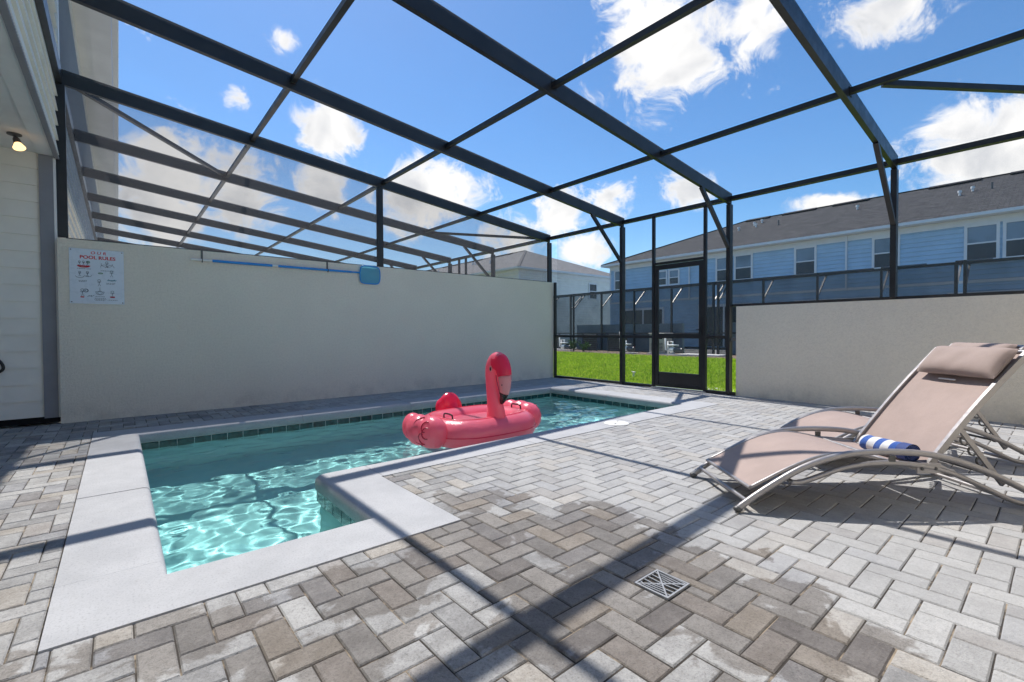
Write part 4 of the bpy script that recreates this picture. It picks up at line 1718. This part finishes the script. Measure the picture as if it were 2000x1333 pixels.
tt.build('roll', 'towel', tw_, smooth=True, auto=55)
# navy outer fold at the near end and the spiral of the roll
nv = MB()
sp = []
for k in range(70):
    a = k * .33
    r_ = .010 + .0018 * k * .30
    sp.append((-Lh - .002, r_ * 1.1 * math.cos(a), r_ * .95 * math.sin(a)))
nv.tube(sp, .0048, 6)
nv.build('roll_end', 'towel_navy', tw_, smooth=True)
cf = MB()
for i in range(4):
    pass
cv, cfc = [], []
for i in range(6):
    x = -Lh - .004 + .055 * i / 5
    for k in range(NS):
        a = 2 * math.pi * k / NS
        cv.append((x, .0528 * 1.13 * math.cos(a), .0528 * .97 * math.sin(a)))
for i in range(5):
    for k in range(NS):
        k2 = (k + 1) % NS
        cfc.append((i * NS + k, i * NS + k2, (i + 1) * NS + k2, (i + 1) * NS + k))
cf.v, cf.f = cv, cfc
cf.build('hem', 'towel_navy', tw_, smooth=True)

# ================================================================== houses across the lawn


def lap(x, y0, y1, z0, z1, ex_, face):
    """lap boards on a wall that faces -x (face='x', at x) or -y (face='y', at y = x)"""
    mb = MB()
    z = z0
    while z < z1 - .02:
        zt = min(z + ex_, z1)
        if face == 'x':
            mb.add([(x - .045, y0, z + .012), (x - .045, y1, z + .012), (x - .004, y1, zt + .012), (x - .004, y0, zt + .012), (x + .02, y0, z), (x + .02, y1, z)], [(0, 3, 2, 1), (0, 1, 5, 4)])
        else:
            mb.add([(y0, x - .045, z + .012), (y1, x - .045, z + .012), (y1, x - .004, zt + .012), (y0, x - .004, zt + .012), (y0, x + .02, z), (y1, x + .02, z)], [(0, 1, 2, 3), (0, 4, 5, 1)])
        z += ex_
    return mb


def uv_roof(o, ux, uy):
    me = o.data
    uv = me.uv_layers.new(name='UVMap')
    for lp_ in me.loops:
        co = me.vertices[lp_.vertex_index].co
        uv.data[lp_.index].uv = (co.dot(Vector(ux)), co.dot(Vector(uy)))


def window_x(parent, x, y0, y1, z0, z1, tw=.10):
    """double hung window on a wall facing -x"""
    w = empty('window', (0, 0, 0))
    w.parent = parent
    fr = MB()
    e = .001
    fr.box((x - .082, y0, z0), (x - .020, y0 + tw, z1))
    fr.box((x - .082, y1 - tw, z0), (x - .020, y1, z1))
    fr.box((x - .084, y0 + tw, z1 - tw), (x - .020, y1 - tw, z1))
    fr.box((x - .084, y0 + tw, z0), (x - .020, y1 - tw, z0 + tw * .9))
    fr.build('frame', 'white', w)
    zm = (z0 + z1) / 2 - .02
    slab('sash_rail', (x - .070, y0 + tw, zm - .03), (x - .022, y1 - tw, zm + .03), 'white', w)
    sl = MB()
    sl.box((x - .115, y0 - .03, z0 - .05), (x - .021, y1 + .03, z0 - .002))
    sl.build('sill', 'white', w)
    plane_x(w, x - .050, y0 + tw, y1 - tw, zm + .03, z1 - tw, 'pane', 'pane')
    plane_x(w, x - .056, y0 + tw, y1 - tw, z0 + tw * .9, zm - .03, 'pane_low', 'pane')
    return w


def far_house(name, label, X, Y0, Y1, sidemat, roofmat, windows, xb, hip_lo, hip_hi, south=None):
    h = empty(name, (0, 0, 0))
    tag(h, label, 'house')
    slab('wall_core', (X + .021, Y0, 0), (xb, Y1, 5.68), sidemat, h)
    lap(X, Y0, Y1, 3.10, 5.40, .203, 'x').build('siding', sidemat, h)['kind'] = 'stuff'
    slab('frieze', (X - .055, Y0, 5.40), (X + .020, Y1, 5.68), 'white', h)
    slab('belt_board', (X - .060, Y0, 2.98), (X + .020, Y1, 3.099), 'white', h)
    lap(X, Y0, Y1, 0.0, 2.98, .203, 'x').build('lower_siding', sidemat, h)['kind'] = 'stuff'
    slab('corner_board', (X - .058, Y1 - .11, 3.10), (X + .02, Y1 + .014, 5.40), 'white', h)
    if south is not None:
        lap(Y0, X, xb, 0, 5.40, .203, 'y').build('end_siding', sidemat, h)['kind'] = 'stuff'
        slab('end_frieze', (X, Y0 - .055, 5.40), (xb, Y0 - .001, 5.68), 'white', h)
        slab('corner_board', (X - .058, Y0 - .060, 0), (X + .09, Y0 + .09, 5.40), 'white', h)
    # eaves
    ev = .45
    slab('soffit', (X - ev, Y0 - ev, 5.685), (xb + ev, Y1 + ev, 5.71), 'white', h)
    slab('gutter', (X - ev - .09, Y0 - ev, 5.70), (X - ev - .001, Y1 + ev, 5.83), 'white', h)
    if south is not None:
        slab('end_gutter', (X - ev, Y0 - ev - .09, 5.70), (xb + ev, Y0 - ev - .001, 5.83), 'white', h)
    slab('end_fascia', (X - ev, Y1 + ev - .02, 5.71), (xb + ev, Y1 + ev, 5.80), 'white', h)
    # hip roof
    xe0, xe1, ye0, ye1, ze = X - ev - .03, xb + ev, Y0 - ev - .03, Y1 + ev + .03, 5.815
    xr, zr_ = (X + xb) / 2, 8.65
    ra, rb = (xr, ye0 + hip_lo, zr_), (xr, ye1 - hip_hi, zr_)
    mb = MB()
    mb.add([(xe0, ye0, ze), (xe0, ye1, ze), rb, ra], [(0, 3, 2, 1)])
    o = mb.build('roof_slope', roofmat, h)
    sl = math.hypot(xr - xe0, zr_ - ze)
    uv_roof(o, (0, 1, 0), ((xr - xe0) / sl, 0, (zr_ - ze) / sl))
    mb = MB()
    mb.add([(xe0, ye0, ze), (xe1, ye0, ze), ra], [(0, 1, 2)])
    o = mb.build('roof_slope', roofmat, h)
    uv_roof(o, (1, 0, 0), (0, .9, .42))
    mb = MB()
    mb.add([(xe0, ye1, ze), rb, (xe1, ye1, ze)], [(0, 1, 2)])
    o = mb.build('roof_slope', roofmat, h)
    uv_roof(o, (1, 0, 0), (0, -.9, .42))
    mb = MB()
    mb.add([(xe1, ye0, ze), (xe1, ye1, ze), rb, ra], [(0, 1, 2, 3)])
    o = mb.build('roof_slope', roofmat, h)
    uv_roof(o, (0, 1, 0), (-.9, 0, .42))
    # ridge and hip caps
    for a, b in ((ra, rb), ((xe0, ye1, ze + .01), rb), ((xe0, ye0, ze + .01), ra)):
        MB().bar((a[0], a[1], a[2] + .01), (b[0], b[1], b[2] + .01), .20, .035).build('ridge_cap', roofmat, h)
    for (y0, y1, z0, z1) in windows:
        window_x(h, X, y0, y1, z0, z1)
    return h, (xe0, ze, xr, zr_, sl)


blue, (xe0, ze, xr, zr_, sl) = far_house('townhouse', 'blue lap sided two storey row house with charcoal shingle roof across the lawn', 27.65, -16, 21.65, 'blue', 'roof_dark',
                                         [(20.25, 21.25, 3.93, 5.40), (16.95, 17.75, 3.98, 5.02), (16.08, 16.88, 3.98, 5.02), (12.72, 13.72, 3.9, 5.42), (11.56, 12.62, 3.9, 5.42), (8.39, 9.44, 3.88, 5.40), (5.03, 6.08, 3.88, 5.40),
                                          (1.84, 2.90, 3.86, 5.42), (.70, 1.76, 3.86, 5.42)], 39.6, 7.0, 7.6)
gry, _g = far_house('townhouse', 'pale grey row house with grey hip roof lightened as if sunlit beyond the blue house', 23.05, 26.55, 70, 'siding', 'roof_light', [], 36.0, 6.95, 6.95, south=1)


def on_slope(f, y, up=0.0):
    return (xe0 + (xr - xe0) * f, y, ze + (zr_ - ze) * f + up)


nrm_ = Vector((-(zr_ - ze), 0, xr - xe0)).normalized()
for (y0, y1) in ((12.9, 14.4), (10.2, 12.1), (7.5, 9.3), (2.9, 4.9), (-.3, 1.9), (-3.6, -1.4)):
    MB().bar(on_slope(.955, y0, .06), on_slope(.955, y1, .06), .34, .07, tuple(nrm_)).build('ridge_vent', 'dark', blue)
for (f, y) in ((.60, 13.9), (.70, 13.2), (.63, 12.9), (.77, 12.9), (.66, 7.6), (.55, 3.4), (.70, .55), (.80, .45), (.62, 3.0)):
    p = on_slope(f, y)
    vt = MB()
    vt.tube([p, (p[0], p[1], p[2] + .15)], .045, 10)
    vt.tube([(p[0], p[1], p[2] + .13), (p[0], p[1], p[2] + .23)], .075, 10)
    vt.build('vent_pipe', 'white', blue)
for (f, y) in ((.52, 14.2), (.56, 11.4), (.60, 2.35), (.6, -.1)):
    p = on_slope(f, y)
    MB().tube([p, (p[0], p[1], p[2] + .30)], .04, 8).build('stack_pipe', 'metal_dark', blue)
xe0, ze, xr, zr_, sl = _g
for (y0, y1) in ((34.6, 37.5), (39.5, 42), (44, 47), (49, 52)):
    MB().bar(on_slope(.95, y0, .06), on_slope(.95, y1, .06), .34, .07, tuple(nrm_)).build('ridge_vent', 'dark', gry)
for (f, y) in ((.5, 34), (.62, 37.5), (.66, 38.3), (.5, 43), (.55, 47)):
    p = on_slope(f, y)
    MB().tube([p, (p[0], p[1], p[2] + .28)], .07, 8).build('vent_pipe', 'white', gry)
# end window of the grey house
gw = empty('window', (0, 0, 0))
gw.parent = gry
fx0, fx1, fz0, fz1, fy = 30.9, 32.0, 3.75, 5.15, 26.502
fr = MB()
for lo, hi in (((fx0, fz0), (fx0 + .1, fz1)), ((fx1 - .1, fz0), (fx1, fz1)), ((fx0 + .1, fz1 - .1), (fx1 - .1, fz1)), ((fx0 + .1, fz0), (fx1 - .1, fz0 + .09)), ((fx0 + .1, 4.42), (fx1 - .1, 4.48))):
    fr.box((lo[0], fy - .05, lo[1]), (hi[0], fy - .001, hi[1]))
fr.build('frame', 'white', gw)
MB().add([(fx0 + .1, fy - .015, fz0 + .09), (fx1 - .1, fy - .015, fz0 + .09), (fx1 - .1, fy - .015, fz1 - .1), (fx0 + .1, fy - .015, fz1 - .1)], [(0, 1, 2, 3)]).build('pane', 'pane_low', gw)

for y in (15.4, 7.1, -.4):
    MB().bar((27.56, y, 5.66), (27.56, y, 3.0), .09, .07, (0, 1, 0)).build('downpipe', 'white', blue)
# ground floor openings of the blue house: glass doors in white frames, deep porches
for (y0, y1) in ((17.2, 20.4), (11.6, 14.8), (5.8, 9.4), (.4, 3.4), (-5, -2)):
    w = empty('patio_door', (0, 0, 0))
    w.parent = blue
    fr = MB()
    fr.box((27.56, y0, .05), (27.62, y0 + .12, 2.6))
    fr.box((27.56, y1 - .12, .05), (27.62, y1, 2.6))
    fr.box((27.56, y0 + .12, 2.45), (27.62, y1 - .12, 2.6))
    fr.box((27.56, (y0 + y1) / 2 - .05, .05), (27.62, (y0 + y1) / 2 + .05, 2.45))
    fr.build('frame', 'white', w)
    plane_x(w, 27.60, y0 + .12, (y0 + y1) / 2 - .05, .05, 2.45, 'pane_low', 'pane')
    plane_x(w, 27.60, (y0 + y1) / 2 + .05, y1 - .12, .05, 2.45, 'pane_low', 'pane')

# their screen enclosures
XC = 19.85


def far_cage(y0, y1, label, door_y=None):
    c = empty('screen_enclosure', (0, 0, 0))
    tag(c, label, 'enclosure', 'screen enclosures across the lawn')
    nb = max(2, round((y1 - y0) / 2.05))
    ysn = [y0 + (y1 - y0) * k / nb for k in range(nb + 1)]
    zt = 3.05
    slab('eave_plate', (XC - .05, y0, zt - .04), (XC + .05, y1, zt + .04), 'frame', c)
    slab('chair_rail', (XC - .03, y0, .88), (XC + .03, y1, .93), 'frame', c)
    slab('base_channel', (XC - .03, y0, -.05), (XC + .03, y1, 0.0), 'frame', c)
    for k, y in enumerate(ysn):
        w = .08 if k in (0, nb) else .062
        yy = y + (.05 if k == 0 else -.05 if k == nb else 0)
        slab('post', (XC - .052, yy - w / 2, 0.0), (XC + .052, yy + w / 2, zt - .041), 'frame', c)
        MB().bar((XC, yy, zt + .01), (27.5, yy, zt + .83), .05, .15).build('roof_beam', 'frame', c)
        MB().bar((XC + .03, yy, 2.28), (XC + .95, yy, zt + .03), .05, .05).build('knee_brace', 'frame2', c)  # bronze brace given a grey colour to imitate sun falling on it
    for a, b in zip(ysn[:-1], ysn[1:]):
        plane_x(c, XC, a + .04, b - .04, .93, zt - .04, 'screen_d')
        plane_x(c, XC, a + .04, b - .04, 0.0, .88, 'screen_d')
        for x0, x1 in ((XC, XC + 3.8), (XC + 3.8, 27.4)):
            MB().add([(x0, a + .03, zt + .08 + .107 * (x0 - XC)), (x1, a + .03, zt + .08 + .107 * (x1 - XC)), (x1, b - .03, zt + .08 + .107 * (x1 - XC)), (x0, b - .03, zt + .08 + .107 * (x0 - XC))], [(0, 1, 2, 3)]).build('screen_panel', 'screen', c)
    if door_y:
        slab('door_frame', (XC - .056, door_y - .55, 0.0), (XC - .036, door_y - .47, 2.1), 'frame', c)
        slab('door_frame', (XC - .056, door_y + .47, 0.0), (XC - .036, door_y + .55, 2.1), 'frame', c)
        slab('door_frame', (XC - .056, door_y - .47, 2.0), (XC - .036, door_y + .47, 2.1), 'frame', c)
    return c


far_cage(18.3, 26.0, 'screen enclosure standing in front of the pale grey house corner', 20.5)
far_cage(9.9, 18.2, 'screen enclosure behind the pool pump equipment and mulch bed', None)
far_cage(2.2, 9.8, 'screen enclosure behind the low stucco wall, beneath the single upper windows', None)
far_cage(-6.0, 2.1, 'screen enclosure behind the low stucco wall, beneath the wide paired windows', None)

# low walls in the far enclosures
fw = empty('privacy_wall', (0, 0, 0))
tag(fw, 'pale blue low wall behind the pool equipment', 'wall')
slab('wall_body', (XC + .12, 11.5, -.05), (XC + .30, 18.0, 1.36), 'stucco_blue', fw)
fw2 = empty('privacy_wall', (0, 0, 0))
tag(fw2, 'pale blue low wall in an enclosure behind the sun loungers', 'wall')
slab('wall_body', (XC + .12, -5.5, -.05), (XC + .30, 9.3, 1.36), 'stucco_blue', fw2)

# louvred equipment fences
for k, (y0, y1) in enumerate(((15.9, 16.9), (14.0, 15.2), (18.6, 19.6))):
    f = empty('equipment_fence', (19.2, y0, -.06))
    tag(f, ('charcoal louvred fence panel beside the leafy shrubs', 'charcoal louvred fence panel beside the upright white pipe', 'charcoal louvred fence panel near the pale grey house')[k], 'fence', 'equipment fence panels')
    for yy in (0, y1 - y0 - .06):
        slab('post', (-.03, yy, 0), (.03, yy + .06, .95), 'fence', f)
    for q in range(8):
        MB().bar((0, .06, .10 + .105 * q), (0, y1 - y0 - .06, .10 + .105 * q), .015, .10, (-.35, 0, 1)).build('louvre', 'fence', f)


def pump_set(x, y, label, tall):
    p = empty('pool_pump', (x, y, -.05))
    tag(p, label, 'pump', 'pool pumps in the mulch bed')
    slab('base', (-.22, -.35, 0), (.22, .45, .07), 'concrete', p)
    MB().tube([(0, -.25, .24), (0, .12, .24)], .10, 14).build('motor', 'metal_dark', p, smooth=True, auto=50)
    MB().tube([(0, .12, .24), (0, .30, .24)], .12, 14).build('strainer_pot', 'plastic', p, smooth=True, auto=50)
    pip = MB()
    pip.tube([(0, .20, .34), (0, .20, .60), (0, .42, .60), (0, .42, .05)], .034, 10)
    pip.tube([(0, .30, .24), (0, .55, .24), (0, .55, .75 if not tall else 1.05)], .034, 10)
    pip.tube([(-.05, -.1, .45), (-.05, .42, .45)], .034, 10)
    pip.build('pipe', 'plastic', p, smooth=True)
    return p


pump_set(18.3, 17.2, 'white pool pump and pipes beside two leafy shrubs', False)
pump_set(18.1, 13.05, 'white pool pump with a tall upright pipe beside the beige heater', True)
pump_set(18.0, 10.6, 'white pipe set on the mulch, by the concrete pad', False)
ht = empty('pool_heater', (18.6, 11.75, -.05))
tag(ht, 'beige pool heater cabinet standing on the mulch bed', 'heater')
slab('cabinet', (-.33, -.38, .08), (.33, .38, .92), 'beige', ht, bev=.03)
slab('lid', (-.36, -.41, .921), (.36, .41, .97), 'beige', ht, bev=.02)
slab('plinth', (-.4, -.45, 0), (.4, .45, .079), 'concrete', ht)
slab('control_panel', (-.338, -.28, .70), (-.329, .10, .86), 'dark', ht)
for q in range(6):
    slab('vent_slot', (-.337, -.30, .20 + .06 * q), (-.329, .30, .225 + .06 * q), 'fence', ht)
for (x, y, lab) in ((18.6, 9.8, 'flat concrete equipment pad at the edge of the lawn'), (18.7, 19.0, 'flat concrete pad on the mulch near the grey house')):
    tag(slab('equipment_pad', (x - .4, y - .9, -.06), (x + .4, y + .9, .03), 'concrete', bev=.01), lab, 'pad')


def shrub(x, y, h, label, seed):
    r = random.Random(seed)
    s = empty('shrub', (x, y, -.03))
    tag(s, label, 'shrub', 'shrubs in the mulch bed')
    st_ = MB()
    lf = MB()
    for k in range(9):
        a, t_ = r.uniform(0, 6.28), r.uniform(.05, .38)
        top = Vector((math.cos(a) * t_, math.sin(a) * t_, h * r.uniform(.65, 1)))
        st_.tube([(0, 0, 0), tuple(top * .5 + Vector((0, 0, .05))), tuple(top)], [.010, .007, .003], 5)
        for q in range(34):
            c = top * r.uniform(.3, 1.05) + Vector((r.gauss(0, .05), r.gauss(0, .05), r.gauss(0, .03)))
            d = Vector((r.gauss(0, 1), r.gauss(0, 1), r.gauss(.3, .6))).normalized()
            e = d.cross(Vector((r.random(), r.random(), r.random()))).normalized()
            ll, ww = r.uniform(.05, .10), r.uniform(.012, .025)
            lf.add([c, c + d * ll * .5 + e * ww, c + d * ll, c + d * ll * .5 - e * ww], [(0, 1, 2, 3)])
    st_.build('stem', 'mulch', s)
    lf.build('foliage', 'leaf', s)


shrub(17.9, 16.35, .62, 'taller leafy shrub in the mulch bed before the louvred fence', 1)
shrub(17.7, 15.55, .50, 'shorter leafy shrub in the mulch bed', 2)
shrub(17.9, 18.4, .40, 'small leafy shrub in the mulch bed by the white pump pipes', 4)

spk = empty('sprinkler', (8.95, 6.35, -.085))
tag(spk, 'small white pop up sprinkler head in the lawn', 'sprinkler')
MB().lathe([(.03, 0), (.03, .05), (.022, .055), (.018, .13), (.024, .135), (.024, .15)], 14).build('riser', 'plastic', spk, smooth=True, auto=40)
MB().tube([(0, -.05, .155), (0, .05, .165)], .011, 8).build('nozzle', 'plastic', spk)
